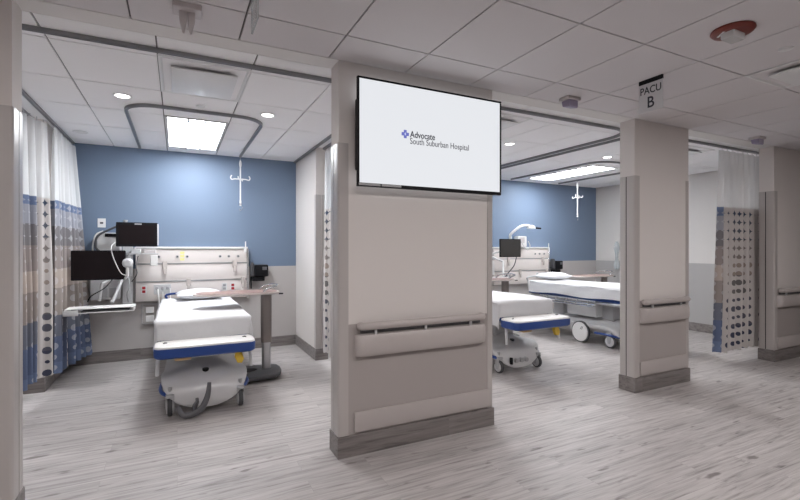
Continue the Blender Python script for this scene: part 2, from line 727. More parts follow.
def pier(x0, x1, cap_left=True, cap_right=True):
    bm = new()
    bx(bm, x0, x1, YF, YB, 0, CH - 0.0005)
    struct('wall_pier', bm, 'paint_beige')
    # grey wall sheet on the hall face
    bm = new()
    bx(bm, x0 + 0.03, x1 - 0.03, YF - 0.004, YF, 0.155, 0.97, 0.0015, 1)
    struct('trim_2', bm, 'vinyl_grey')
    # baseboard wrap
    bm = new()
    bx(bm, x0 - 0.012, x1 + 0.012, YF - 0.016, YB + 0.012, 0, 0.155, 0.003, 1)
    struct('baseboard_pier', bm, 'plank_base')
    zt = 2.30
    for side, on in ((-1, cap_left), (1, cap_right)):
        if not on:
            continue
        xe = x0 if side < 0 else x1
        t = 0.007
        lip = 0.072 if side < 0 else 0.055
        w = 0.006
        ym = YF + 0.095
        # front half of the wrap, a dark reveal, rear half
        poly = []
        yf = YF - t
        o = side
        # front angle piece with rounded corner
        pts = [(xe - o * lip, YF - 0.0005), (xe - o * lip, yf)]
        for k in range(6):
            a = radians(90 * k / 5)
            cx, cy = xe + o * (t - 0.02), yf + 0.02
            pts.append((cx + o * 0.02 * sin(a), cy - 0.02 * cos(a)))
        pts += [(xe + o * t, ym - w), (xe + o * 0.0005, ym - w), (xe + o * 0.0005, YF - 0.0005)]
        bm = new()
        prism(bm, pts, 'z', 0.157, zt)
        # rear piece
        yr = YB + t
        pts = [(xe - o * lip, YB + 0.0005), (xe + o * 0.0005, YB + 0.0005), (xe + o * 0.0005, ym + w), (xe + o * t, ym + w)]
        for k in range(6):
            a = radians(90 * k / 5)
            cx, cy = xe + o * (t - 0.02), yr - 0.02
            pts.append((cx + o * 0.02 * cos(a), cy + 0.02 * sin(a)))
        pts += [(xe - o * lip, yr)]
        prism(bm, pts, 'z', 0.157, zt)
        struct('trim_3', bm, 'guard_grey')
        bm = new()
        bx(bm, min(xe, xe + o * 0.003), max(xe, xe + o * 0.003), ym - w + 0.0005, ym + w - 0.0005, 0.157, zt - 0.002)
        struct('trim_4', bm, 'dark_gap')


pier(-3.1, -0.80, cap_left=False)
pier(1.05, 2.443)
pier(4.323, 5.266)
pier(7.175, XHR, cap_right=False)


def wing(x0, x1):
    bm = new()
    bx(bm, x0, x1, 5.93, BACK, 0, CH - 0.0005)
    struct('wall_wing', bm, 'paint_beige')
    bm = new()
    bx(bm, x0 - 0.012, x1 + 0.012, 5.93 - 0.012, BACK, 0, 0.155, 0.003, 1)
    struct('baseboard_wing', bm, 'plank_base')
    bm = new()
    for a, b in ((x0 - 0.006, x0 + 0.068), (x0 + 0.078, x1 + 0.006)):
        bx(bm, a, b, 5.93 - 0.007, 5.93 - 0.0005, 0.157, 2.26, 0.002, 1)
    bx(bm, x0 - 0.006, x0 - 0.0005, 5.93 - 0.006, 5.93 + 0.06, 0.157, 2.26, 0.002, 1)
    bx(bm, x1 + 0.0005, x1 + 0.006, 5.93 - 0.006, 5.93 + 0.06, 0.157, 2.26, 0.002, 1)
    struct('trim_5', bm, 'guard_grey')


wing(1.69, 1.85)
wing(-1.43, -1.27)

bm = new()
for a, b in ((XL, -1.442), (-1.258, 1.678), (1.862, XR - 0.012)):
    bx(bm, a, b, BACK - 0.012, BACK, 0, 0.155, 0.003, 1)
struct('baseboard_back', bm, 'plank_base')
bm = new()
bx(bm, XR - 0.012, XR, YB + 0.013, BACK - 0.013, 0, 0.155, 0.003, 1)
struct('baseboard_right', bm, 'plank_base')

# ================================================================== CEILING FIXTURES


def troffer(x0, x1, y0, y1, label, hall=False):
    cx, cy = (x0 + x1) / 2, (y0 + y1) / 2
    w, d = (x1 - x0) / 2, (y1 - y0) / 2
    t = thing('ceiling_light', label, 'ceiling light', (cx, cy, CH), group=None)
    bm = new()
    fr = 0.028
    bx(bm, -w, w, -d, -d + fr, -0.012, 0.0, 0.002, 1)
    bx(bm, -w, w, d - fr, d, -0.012, 0.0, 0.002, 1)
    bx(bm, -w, -w + fr, -d + fr, d - fr, -0.012, 0.0, 0.002, 1)
    bx(bm, w - fr, w, -d + fr, d - fr, -0.012, 0.0, 0.002, 1)
    obj('frame', bm, 'grid_grey', t)
    m1 = 'lamp_hall' if hall else 'lamp_bay'
    m2 = 'lamp_hall' if hall else 'lamp_bay_soft'
    for a, b in ((-w + fr, -0.085), (0.085, w - fr)):
        bm = new()
        bx(bm, a, b, -d + fr, d - fr, -0.006, -0.002)
        obj('side_reflector', bm, m2, t)
    bm = new()
    bx(bm, -0.075, 0.075, -d + fr, d - fr, -0.010, -0.003)
    obj('diffuser', bm, m1, t)
    bm = new()
    for a in (-0.092, 0.074):
        bx(bm, a, a + 0.018, -d + fr, d - fr, -0.011, -0.001)
    pieces('divider', bm, 'pedal_grey', t)
    return t


troffer(-0.12, 0.50, 5.17, 6.70, 'bright rectangular ceiling light above the left bay bed, framed by the curved rail')
troffer(3.18, 3.80, 5.17, 6.70, 'rectangular ceiling light above the middle bay, hidden behind the screen wall')  # unseen fixture, included for the light it gives the middle bay
troffer(6.13, 6.74, 5.12, 6.66, 'long bright ceiling light panel above the right bay by the blue wall')
troffer(-2.9, -2.3, 5.17, 6.70, 'rectangular ceiling light in the bay beyond the left curtain')
for k, (x, y) in enumerate([(-2.0, 0.6), (0.6, 0.6), (3.2, 0.6), (5.8, 0.6)]):
    troffer(x - 0.6, x + 0.6, y - 0.3, y + 0.3,
            'rectangular hall ceiling light overhead, in front of the piers', hall=True)['group'] = 'hall ceiling lights'


def downlight(x, y, label, lit=True):
    t = thing('downlight', label, 'downlight', (x, y, CH), group='recessed round downlights')
    bm = new()
    n = 28
    rr = [[(r * cos(2 * pi * k / n), r * sin(2 * pi * k / n), z) for k in range(n)] for r, z in ((0.075, 0.0), (0.078, -0.006), (0.064, -0.008), (0.058, -0.001))]
    loft(bm, rr, caps=False)
    obj('trim_ring', bm, 'white_metal', t)
    bm = new()
    cyl(bm, (0, 0, -0.006), (0, 0, -0.001), 0.052, n=28)
    obj('lens', bm, 'lamp_spot' if lit else 'white_plastic', t)
    if lit:
        ld = bpy.data.lights.new('downlight_lamp', 'SPOT')
        ld.energy = SPOT_W
        ld.spot_size = radians(115)
        ld.spot_blend = 0.9
        ld.shadow_soft_size = 0.05
        ld.color = (1.0, 0.95, 0.9)
        lo = bpy.data.objects.new('downlight_lamp', ld)
        COL.objects.link(lo)
        lo.parent = t
        lo.location = (0, 0, -0.03)


downlight(-0.44, 4.68, 'lit round downlight left of the curved rail in the left bay')
downlight(0.83, 4.69, 'lit round downlight right of the curved rail in the left bay')
downlight(-1.02, 6.36, 'unlit round downlight close to the far left curtain track', lit=False)
downlight(3.90, 4.57, 'lit round downlight just right of the wall screen, middle bay')
downlight(5.78, 4.58, 'lit round downlight next to the second pier, right bay')
downlight(2.62, 4.57, 'lit round downlight of the middle bay hidden behind the screen wall')
downlight(7.05, 4.58, 'lit round downlight at the right side of the right bay')


def diffuser(x0, x1, y0, y1, label):
    cx, cy = (x0 + x1) / 2, (y0 + y1) / 2
    w, d = (x1 - x0) / 2, (y1 - y0) / 2
    t = thing('air_diffuser', label, 'air vent', (cx, cy, CH))
    bm = new()
    a = [(-w, -d), (w, -d), (w, d), (-w, d)]
    def rg(s, z): return [(p[0] * s, p[1] * s, z) for p in a]
    loft(bm, [rg(1.0, 0.0), rg(1.0, -0.006), rg(0.96, -0.010), rg(0.86, 0.010), rg(0.80, 0.011)], caps=False)
    obj('frame', bm, 'white_metal', t)
    bm = new()
    bx(bm, -w * 0.86, w * 0.86, -d * 0.86, d * 0.86, 0.0112, 0.0118)
    obj('throat', bm, 'dark_grey', t)
    bm = new()
    bx(bm, -w * 0.74, w * 0.74, -d * 0.70, d * 0.70, -0.035, -0.022, 0.006, 2)
    obj('face_plate', bm, 'white_metal', t)
    bm = new()
    for sx in (-1, 1):
        bx(bm, sx * w * 0.5 - 0.01, sx * w * 0.5 + 0.01, -0.01, 0.01, -0.022, 0.0112)
    pieces('hanger', bm, 'steel', t)


diffuser(-0.125, 0.51, 3.56, 4.39, 'square white air vent above the front of the left bay')
diffuser(2.72, 3.35, 3.56, 4.39, 'square air vent behind the top right corner of the wall screen')
diffuser(6.05, 6.68, 3.56, 4.39, 'square air vent between the second pier and the right curtain')
diffuser(4.03, 4.64, 1.15, 1.93, 'square hall ceiling vent at the upper right, past the red alarm')


def small_disc(x, y, label):
    bm = new()
    cyl(bm, (0, 0, -0.006), (0, 0, 0.0), 0.042, n=24)
    cyl(bm, (0, 0, -0.010), (0, 0, -0.006), 0.034, n=24)
    one('sprinkler_cover', bm, 'white_metal', label, 'sprinkler', (x, y, CH), None)


small_disc(0.20, 4.69, 'small white sprinkler cover in front of the curved rail, left bay')
small_disc(3.73, 1.54, 'small round sprinkler cover between the red alarm and the hall vent')

# --- curtain and IV tracks


def track(pts, label, z=CH - 0.03, w=0.027, h=0.028, name='curtain_track'):
    """aluminium channel hung just under the ceiling, following a plan path"""
    bm = new()
    P = [Vector((p[0], p[1])) for p in pts]
    rings = []
    for i, p in enumerate(P):
        a = P[max(i - 1, 0)]
        b = P[min(i + 1, len(P) - 1)]
        t = (b - a).normalized()
        n = Vector((-t.y, t.x))
        prof = [(-w / 2, h), (-w / 2, 0), (-w / 4, 0), (-w / 4, 0.006), (w / 4, 0.006), (w / 4, 0), (w / 2, 0), (w / 2, h)]
        rings.append([(p.x + n.x * q[0], p.y + n.y * q[0], z + q[1]) for q in prof])
    loft(bm, rings)
    return one(name, bm, 'track_alu', label, 'curtain track')


def arc(cx, cy, r, a0, a1, n=8):
    return [(cx + r * cos(radians(a0 + (a1 - a0) * k / n)), cy + r * sin(radians(a0 + (a1 - a0) * k / n))) for k in range(n + 1)]


track([(-1.25, 3.46), (1.66, 3.46)], 'straight grey curtain track along the front of the left bay')
track([(-1.20, 3.50), (-1.20, 7.03)], 'curtain track running back to the blue wall above the far left curtain')
track([(-1.36, 3.50), (-1.36, 5.90)], 'outer curtain track at the left edge above the near left curtain')
track([(1.66, 3.50), (1.66, 7.03)], 'curtain track running back along the beige wing wall')
track([(1.79, 3.50), (1.79, 5.90)], 'curtain track holding the narrow curtain behind the screen wall')
track([(2.0, 3.40)] + [(4.42, 3.40)] + arc(4.42, 3.75, 0.35, -90, 0) + [(4.77, 6.9)], 'long grey curtain track of the middle bay, bending towards the blue wall')
track([(7.44, 3.38), (5.28, 3.38)] + arc(5.28, 3.74, 0.36, 270, 180) + [(4.92, 6.9)], 'grey curtain track of the right bay that carries the open dotted curtain')


def ivtrack(x0, x1, y0, y1, r, label):
    pts = [(x0, y1), (x0, y0 + r)] + arc(x0 + r, y0 + r, r, 180, 270)[1:] + arc(x1 - r, y0 + r, r, 270, 360) + [(x1, y1)]
    track(pts, label, name='iv_track')


ivtrack(-0.45, 0.83, 4.83, 6.95, 0.27, 'U shaped rail around the left bay ceiling light')
ivtrack(5.88, 7.16, 4.76, 6.85, 0.27, 'U shaped rail around the right bay ceiling light')


def iv_hanger(x, y, label, rz=0.0, ztop=0.03):
    t = thing('iv_hanger', label, 'iv hanger', (x, y, CH - ztop), rz, 'iv hangers')
    bm = new()
    tube(bm, [(0, 0, 0), (0, 0, -0.05)], 0.004, 6)
    obj('hook', bm, 'steel', t)
    bm = new()
    rings = []
    for z, r in ((-0.045, 0.006), (-0.065, 0.014), (-0.10, 0.019), (-0.13, 0.016), (-0.16, 0.008)):
        rings.append([(r * cos(2 * pi * k / 12), r * sin(2 * pi * k / 12), z) for k in range(12)])
    loft(bm, rings)
    obj('glider', bm, 'white_plastic', t)
    bm = new()
    tube(bm, [(0, 0, -0.15), (0, 0, -0.64)], 0.0105, 10)
    tube(bm, [(0, 0, -0.64), (0, 0, -0.72)], 0.014, 10)
    obj('rod', bm, 'white_metal', t)
    bm = new()
    for sx in (-1, 1):
        tube(bm, smooth([(0, 0, -0.33), (sx * 0.07, 0, -0.325), (sx * 0.12, 0, -0.335), (sx * 0.135, 0, -0.305), (sx * 0.12, 0, -0.275)], 4), 0.009, 6)
        tube(bm, smooth([(0, 0, -0.33), (sx * 0.03, sx * 0.06, -0.325), (sx * 0.04, sx * 0.10, -0.335), (sx * 0.045, sx * 0.11, -0.30)], 4), 0.008, 6)
    cyl(bm, (0, 0, -0.345), (0, 0, -0.315), 0.016, n=10)
    obj('cross_arm', bm, 'white_metal', t)
    bm = new()
    tube(bm, smooth([(0, 0, -0.71), (0.03, 0, -0.74), (0.0, 0, -0.79), (-0.015, 0, -0.76)], 4), 0.005, 6)
    cyl(bm, (0, 0, -0.70), (0, 0, -0.685), 0.02, n=10)
    obj('lower_hook', bm, 'chrome', t)
    return t


h1 = iv_hanger(0.83, 6.90, 'white IV hanger hanging by the blue wall right of the left bay light')
dup(h1, (7.16, 6.36, CH - 0.03), 0.5, 'white IV hanger hanging against the blue wall in the right bay')

# --- hall ceiling items
t = thing('fire_alarm', 'red oval ceiling fire alarm with a clear strobe lens', 'fire alarm', (3.11, 1.555, CH))
bm = new()
n = 32
loft(bm, [[(r * cos(2 * pi * k / n), r * sin(2 * pi * k / n), z) for k in range(n)] for r, z in ((0.115, 0.0), (0.118, -0.010), (0.108, -0.022), (0.09, -0.026))])
obj('base', bm, 'alarm_red', t)
bm = new()
loft(bm, [[(p[0], p[1], z) for p in rrect(w * 1.0, w * 0.62, 0.01)] for w, z in ((0.13, -0.024), (0.128, -0.058), (0.12, -0.064))])
obj('strobe_lens', bm, 'glass_clear', t)
bm = new()
bx(bm, -0.05, 0.05, -0.03, 0.03, -0.045, -0.0262)
obj('reflector', bm, 'chrome', t)
bm = new()
bx(bm, -0.045, 0.035, 0.062, 0.075, -0.0275, -0.0262)
bmesh.ops.rotate(bm, verts=bm.verts, cent=(0, 0, 0), matrix=Matrix.Rotation(0.9, 3, 'Z'))
obj('marking', bm, 'white_plastic', t)

# sign PACU B, in the plane x = 3.41, facing the hall's left
t = thing('hanging_sign', 'small hanging sign reading PACU B with a black top strip', 'sign', (3.41, 2.295, CH))
bm = new()
bx(bm, -0.004, 0.004, -0.10, 0.10, -0.265, -0.03, 0.001, 1)
obj('panel', bm, 'sign_grey', t)
bm = new()
bx(bm, -0.008, 0.008, -0.10, 0.10, -0.035, 0.0, 0.001, 1)
obj('top_strip', bm, 'black_plastic', t)
text_mesh('sign_text', 'PACU', 0.082, 'text_dark', t, (-0.0046, 0.0, -0.118), (0, -1, 0), (0, 0, 1), 0.0012, 'CENTER', 0.86)
text_mesh('sign_text', 'B', 0.125, 'text_dark', t, (-0.0046, 0.0, -0.232), (0, -1, 0), (0, 0, 1), 0.0016, 'CENTER', 0.9)

t = thing('hanging_sign', 'clear blank panel hanging from the hall ceiling seen nearly edge on', 'sign', (0.375, 2.50, CH))
bm = new()
bx(bm, -0.005, 0.005, -0.10, 0.10, -0.17, -0.02, 0.002, 1)
obj('panel', bm, 'acrylic', t)
bm = new()
bx(bm, -0.009, 0.009, -0.10, 0.10, -0.025, 0.0, 0.001, 1)
obj('clip', bm, 'light_grey', t)

# nurse call dome lights


def dome_light(x, y, label, fangs=False):
    t = thing('call_light', label, 'call light', (x, y, CH), group=None)
    bm = new()
    bx(bm, -0.075, 0.075, -0.06, 0.06, -0.030, 0.0, 0.004, 1)
    obj('base', bm, 'pod_grey', t)
    if fangs:
        for sx in (-1, 1):
            bm = new()
            loft(bm, [[(sx * 0.021 + p[0] + sx * dx, p[1], z) for p in rrect(w, w * 0.8, w * 0.2, 2)] for w, z, dx in
                      ((0.040, -0.030, 0), (0.040, -0.075, 0), (0.027, -0.11, -0.001), (0.010, -0.150, -0.002))])
            obj('lens', bm, 'pod_grey', t)
    else:
        bm = new()
        prism(bm, [(-0.045, -0.030), (-0.045, -0.085), (-0.035, -0.095), (0.035, -0.080), (0.045, -0.030)], 'x', -0.055, 0.055, 0.003, 1)
        obj('lens', bm, 'lens_purple', t)
    return t


dome_light(0.05, 2.80, 'grey two pronged call light above the entrance of the left bay', True)
dome_light(3.20, 2.93, 'call light with purple lens right of the screen above the middle bay')
dome_light(6.40, 2.93, 'call light with purple lens above the right curtain')

# ================================================================== HALL WALL ITEMS
# screen
TY = 2.97
t = thing('wall_television', 'large wall screen showing a hospital name on white', 'television', (1.798, TY, 2.375))
hw, hh = 0.647, 0.392
bm = new()
fr = 0.014
bx(bm, -hw, hw, 0.0, 0.028, -hh - 0.006, -hh + 0.020, 0.002, 1)
bx(bm, -hw, hw, 0.0, 0.028, hh - fr, hh, 0.002, 1)
bx(bm, -hw, -hw + fr, 0.0, 0.028, -hh + 0.020, hh - fr, 0.002, 1)
bx(bm, hw - fr, hw, 0.0, 0.028, -hh + 0.020, hh - fr, 0.002, 1)
obj('bezel', bm, 'black_plastic', t)
bm = new()
bx(bm, -hw + fr + 0.0005, hw - fr - 0.0005, 0.004, 0.026, -hh + 0.0205, hh - fr - 0.0005)
obj('screen', bm, 'tv_screen', t)
bm = new()
bx(bm, -hw + 0.004, hw - 0.05, 0.0285, 0.075, -0.28, 0.24, 0.012, 2)
obj('rear_housing', bm, 'black_plastic', t)
bm = new()
bx(bm, -0.22, 0.22, 0.0755, YF - TY, -0.18, 0.15, 0.003, 1)
obj('wall_mount', bm, 'dark_grey', t)
bm = new()
bx(bm, -hw + 0.008, -0.47, -0.002, 0.0, -hh + 0.001, -hh + 0.017)
bx(bm, -0.46, -0.30, -0.002, 0.0, -hh + 0.001, -hh + 0.017)
pieces('label', bm, 'silver_label', t)
bm = new()
bx(bm, 0.035, 0.062, -0.002, 0.0, -hh - 0.006, -hh + 0.012)
obj('sensor', bm, 'black_plastic', t)
tx = 1.795
text_mesh('logo_text', 'Advocate', 0.069, 'logo_dark', t, (1.572 - tx, 0.0028, 2.372 - 2.375), (1, 0, 0), (0, 0, 1), 0.0010, sx=0.83)
text_mesh('logo_text', 'South Suburban Hospital', 0.066, 'logo_dark', t, (1.570 - tx, 0.0028, 2.322 - 2.375), (1, 0, 0), (0, 0, 1), 0.0, sx=0.82)
bm = new()
bx(bm, 1.500 - tx, 1.562 - tx, 0.0025, 0.0036, 0.003, 0.028)
bx(bm, 1.519 - tx, 1.543 - tx, 0.0025, 0.0036, -0.0155, 0.0465)
obj('logo_cross', bm, 'logo_blue', t)
bm = new()
bx(bm, 1.524 - tx, 1.538 - tx, 0.0018, 0.0024, 0.0115, 0.0195)
bx(bm, 1.5285 - tx, 1.5335 - tx, 0.0018, 0.0024, 0.005, 0.027)
obj('logo_mark', bm, 'logo_pale', t)


def handrail(x0, x1, label):
    L_ = x1 - x0
    t = thing('handrail', label, 'handrail', (x0, YF - 0.004, 0.73), group=None)
    # lower bumper: tall bowed cover, returning to the wall at its ends
    bm = new()
    rings = []
    prof = [(0.0, 0.0), (-0.020, -0.004), (-0.048, 0.006), (-0.062, 0.03), (-0.066, 0.08), (-0.062, 0.135), (-0.050, 0.158), (-0.02, 0.166), (0.0, 0.166)]
    K = 7
    for k in range(K + 1):
        a = radians(90 * k / K)
        rings.append([(0.055 * (1 - cos(a)), p[0] * (0.12 + 0.88 * sin(a)), 0.083 + (p[1] - 0.083) * (0.88 + 0.12 * sin(a))) for p in prof])
    full = rings[:]
    for r in reversed(rings):
        full.append([(L_ - p[0], p[1], p[2]) for p in r])
    # the profile must return to the wall at y = 0
    loft(bm, full)
    obj('bumper', bm, 'rail_grey', t)
    # top grip
    bm = new()
    pts = [(0.055, -0.012, 0.232), (0.035, -0.030, 0.232), (0.045, -0.048, 0.232), (0.07, -0.053, 0.232), (L_ - 0.07, -0.053, 0.232), (L_ - 0.045, -0.048, 0.232), (L_ - 0.035, -0.030, 0.232), (L_ - 0.055, -0.012, 0.232)]
    pts = [pts[0]] + smooth(pts[1:4], 3) + smooth(pts[4:7], 3) + [pts[7]]
    tube(bm, pts, [0.026] * len(pts), 12)
    for v in bm.verts:
        v.co.z = 0.226 + (v.co.z - 0.232) * 1.1
    obj('grip', bm, 'rail_grey', t)
    bm = new()
    bx(bm, 0.05, L_ - 0.05, -0.022, 0.0, 0.17, 0.226)
    obj('channel', bm, 'pedal_grey', t)
    nb = max(2, int(L_ / 0.42) + 1)
    for k in range(nb):
        x = 0.16 + (L_ - 0.32) * k / (nb - 1)
        bm = new()
        bx(bm, x - 0.010, x + 0.008, -0.050, -0.0305, 0.160, 0.205, 0.003, 1)
        obj('bracket', bm, 'light_grey', t)
    return t


handrail(1.165, 2.345, 'grey wall handrail below the screen on the nearest pier')
handrail(4.395, 5.215, 'short grey handrail on the second pier')
handrail(7.235, 9.6, 'grey handrail on the rightmost pier running out of the picture')


def kick(x0, x1, label):
    bm = new()
    bx(bm, x0, x1, YF - 0.024, YF - 0.0045, 0.172, 0.322, 0.008, 2)
    one('crash_rail', bm, 'rail_grey', label, 'crash rail')


kick(1.165, 2.40, 'flat grey crash rail above the baseboard of the nearest pier')
kick(4.395, 5.22, 'flat grey crash rail above the baseboard of the second pier')
kick(7.235, 9.6, 'flat grey crash rail above the baseboard of the rightmost pier')

# ================================================================== CURTAINS


def curtain(path, z0, z1, zt, amp, wav, mat, label, flare=None, seed=0, stretch=2.0, slant=0.0):
    """hanging cloth with folds.  path = list of (x, y); print from z0 to z1, white mesh from z1 to zt"""
    rnd = random.Random(seed)
    P = smooth([(p[0], p[1], 0) for p in path], 8)
    cum = [0.0]
    for a, b in zip(P[:-1], P[1:]):
        cum.append(cum[-1] + (b - a).length)
    Ltot = cum[-1]
    nu = max(40, int(Ltot / wav * 14))
    ph = rnd.uniform(0, 6.28)
    ph2 = rnd.uniform(0, 6.28)

    def pos(s):
        for i in range(len(cum) - 1):
            if s <= cum[i + 1] + 1e-9:
                break
        f = (s - cum[i]) / max(1e-9, cum[i + 1] - cum[i])
        p = P[i].lerp(P[i + 1], f)
        d = (P[i + 1] - P[i]).normalized()
        return p, Vector((-d.y, d.x, 0))
    base = thing('privacy_curtain', label, 'curtain', (path[0][0], path[0][1], 0.0))
    org = Vector((path[0][0], path[0][1], 0))

    def make(za, zb, nz, name, m):
        bm = new()
        uvl = bm.loops.layers.uv.new('UVMap')
        uvf = bm.loops.layers.uv.new('UVFrac')
        grid = []
        for j in range(nz + 1):
            z = za + (zb - za) * j / nz
            row = []
            hz = (zt - z) / (zt - z0)
            for i in range(nu + 1):
                s = Ltot * i / nu
                p, nrm = pos(s)
                a = amp * (0.45 + 0.75 * min(1, hz * 1.6))
                w = sin(2 * pi * s / wav + ph + 0.9 * sin(2 * pi * s / (wav * 3.3) + ph2)) + 0.35 * sin(2 * pi * s / (wav * 0.47) + ph2 + hz * 1.2)
                q = p + nrm * a * w
                if flare:
                    q = q + Vector(flare(s / Ltot, hz))
                zz = z
                if j == 0 and name == 'print_panel':
                    zz = z + 0.012 * sin(2 * pi * s / (wav * 2.2) + 1.0)
                row.append(bm.verts.new(Vector((q.x, q.y, zz)) - org))
            grid.append(row)
        mid = grid[nz // 2]
        arc_ = [0.0]
        for i in range(nu):
            arc_.append(arc_[-1] + math.hypot(mid[i + 1].co.x - mid[i].co.x, mid[i + 1].co.y - mid[i].co.y))
        for j in range(nz):
            for i in range(nu):
                f = bm.faces.new((grid[j][i], grid[j][i + 1], grid[j + 1][i + 1], grid[j + 1][i]))
                us = [i, i + 1, i + 1, i]
                vs = [j, j, j + 1, j + 1]
                for l, uu, vv in zip(f.loops, us, vs):
                    l[uvl].uv = (arc_[uu], (za + (zb - za) * vv / nz))
                    l[uvf].uv = (uu / nu, vv / nz)
        return obj(name, bm, m, base, sharp=180)
    make(z0, z1, 14, 'print_panel', mat)
    make(z1 + 0.001, zt, 8, 'mesh_panel', 'curtain_mesh')
    nh = max(4, int(Ltot / 0.11))
    hooks = new()
    for k in range(nh):
        s = Ltot * (k + 0.5) / nh
        p, nrm = pos(s)
        q = p - org
        tube(hooks, [(q.x, q.y, zt - 0.01), (q.x, q.y, CH - 0.031)], 0.004, 5)
    pieces('hook', hooks, 'steel', base)
    return base


ZT = CH - 0.065
curtain([(-1.36, 4.72), (-1.34, 5.4), (-1.23, 5.86)], 0.20, 2.05, ZT, 0.060, 0.165, 'curtain_print_blue',
        'near left curtain with blue and dotted stripes beside the leftmost pier', seed=3, stretch=1.35)
curtain([(-1.19, 5.95), (-1.20, 6.5), (-1.19, 6.98)], 0.16, 2.05, ZT, 0.050, 0.16, 'curtain_print_patch',
        'far left curtain with blue and tan patchwork next to the blue wall', flare=lambda u, h: (0.16 * h * (0.02 + 0.98 * u * u), 0, 0), seed=5, stretch=1.35)
curtain([(1.79, 4.75), (1.79, 5.86)], 0.13, 2.05, ZT, 0.035, 0.20, 'curtain_print_dots',
        'narrow strip of dotted curtain seen between the wing wall and the nearest pier', seed=8, stretch=1.35)
curtain([(6.44, 3.38), (7.0, 3.37), (7.42, 3.38)], 0.14, 2.08, ZT, 0.034, 0.155, 'curtain_print_dots',
        'pale curtain with dark dots hanging beside the rightmost pier', flare=lambda u, h: (-0.09 * h * (1 - u), 0.02 * h, 0), seed=12, stretch=1.35)

# ================================================================== BEDS


def sheet_mesh(w, l, zt, hang, seed, wave=0.010):
    """sheet over a mattress: closed foot end (y=0), open underneath"""
    rnd = random.Random(seed)
    bm = new()
    ph = [rnd.uniform(0, 6.28) for _ in range(6)]
    nx = 22
    # cross-section: from the left hem up, over, to the right hem
    hwid = w / 2

    def section(y, drop, hg, inset=0.0):
        pts = []
        W = hwid - inset
        r = 0.03
        left = [(-W - 0.012, zt - hg), (-W - 0.006, zt - hg * 0.6), (-W, zt - hg * 0.3), (-W, zt - r)]
        for k in range(1, 5):
            a = radians(90 * k / 4)
            left.append((-W + r - r * cos(a), zt - r + r * sin(a)))
        mid = [(-W + r + (2 * W - 2 * r) * k / 10, zt) for k in range(1, 10)]
        right = [(-p[0], p[1]) for p in reversed(left)]
        for i, p in enumerate(left + mid + right):
            x, z = p
            side = 1 if i < 4 or i >= len(left + mid + right) - 4 else 0
            x += side * wave * sin(y * 9 + ph[0] + i) * (1 if x < 0 else -1)
            z += (0 if side else wave * 0.6 * sin(y * 5 + x * 7 + ph[1])) - drop
            if i in (0, len(left + mid + right) - 1):
                z += 0.012 * sin(y * 6 + ph[2])
            pts.append((x, y, z))
        return pts
    rings = []
    # foot end
    hf = 0.19
    foot = section(0.0, 0.0, hang)
    rings = []
    for k in range(5):
        a = radians(90 * k / 4)
        # round over from foot face to the top
        y = 0.045 - 0.045 * sin(a)
        rings.insert(0, section(0.045 - 0.045 * sin(a), 0.045 * (1 - cos(a)), hang if k < 2 else hang, inset=0.02 * (1 - cos(a))))
    ny = 26
    for k in range(1, ny + 1):
        rings.append(section(0.045 + (l - 0.045) * k / ny, 0.0, hang))
    R = [[bm.verts.new(Vector(p)) for p in r] for r in rings]
    ring_faces(bm, R, closed=False)
    # foot face: extrude first ring straight down to the hem
    first = R[0]
    zl = zt - hf
    low = []
    for i, v in enumerate(first):
        low.append(bm.verts.new((v.co.x, v.co.y - 0.004 - 0.004 * sin(i * 1.3 + ph[3]), min(v.co.z, zl + 0.006 * sin(v.co.x * 8 + ph[4])))))
    for i in range(len(first) - 1):
        if (first[i].co - low[i].co).length > 1e-4 or (first[i + 1].co - low[i + 1].co).length > 1e-4:
            try:
                bm.faces.new((first[i], first[i + 1], low[i + 1], low[i]))
            except ValueError:
                pass
    bmesh.ops.remove_doubles(bm, verts=bm.verts, dist=0.0005)
    return bm


def pillow_mesh(w, d, h, seed=0):
    bm = new()
    n = 18
    rnd = random.Random(seed)
    a, b = rnd.uniform(0, 6), rnd.uniform(0, 6)
    grids = []
    for s in (1, -1):
        g = []
        for j in range(n + 1):
            row = []
            for i in range(n + 1):
                u = -1 + 2 * i / n
                v = -1 + 2 * j / n
                t = max(0, (1 - abs(u) ** 2.6)) ** 0.55 * max(0, (1 - abs(v) ** 2.6)) ** 0.55
                pin = 1 - 0.07 * (abs(u * v)) + 0.02 * sin(3 * v + a)
                x = u * w / 2 * (1 - 0.05 * (1 - abs(v)) * abs(u))
                y = v * d / 2 * (1 - 0.07 * (1 - abs(u)) * abs(v))
                z = h / 2 + s * (h / 2) * t * (1 + 0.07 * sin(5 * u + a) * cos(4 * v + b))
                if s < 0:
                    z = max(z, 0.0)
                row.append(bm.verts.new((x, y, z)))
            g.append(row)
        grids.append(g)
        for j in range(n):
            for i in range(n):
                bm.faces.new((g[j][i], g[j][i + 1], g[j + 1][i + 1], g[j + 1][i]))
    bmesh.ops.remove_doubles(bm, verts=bm.verts, dist=0.0006)
    return bm


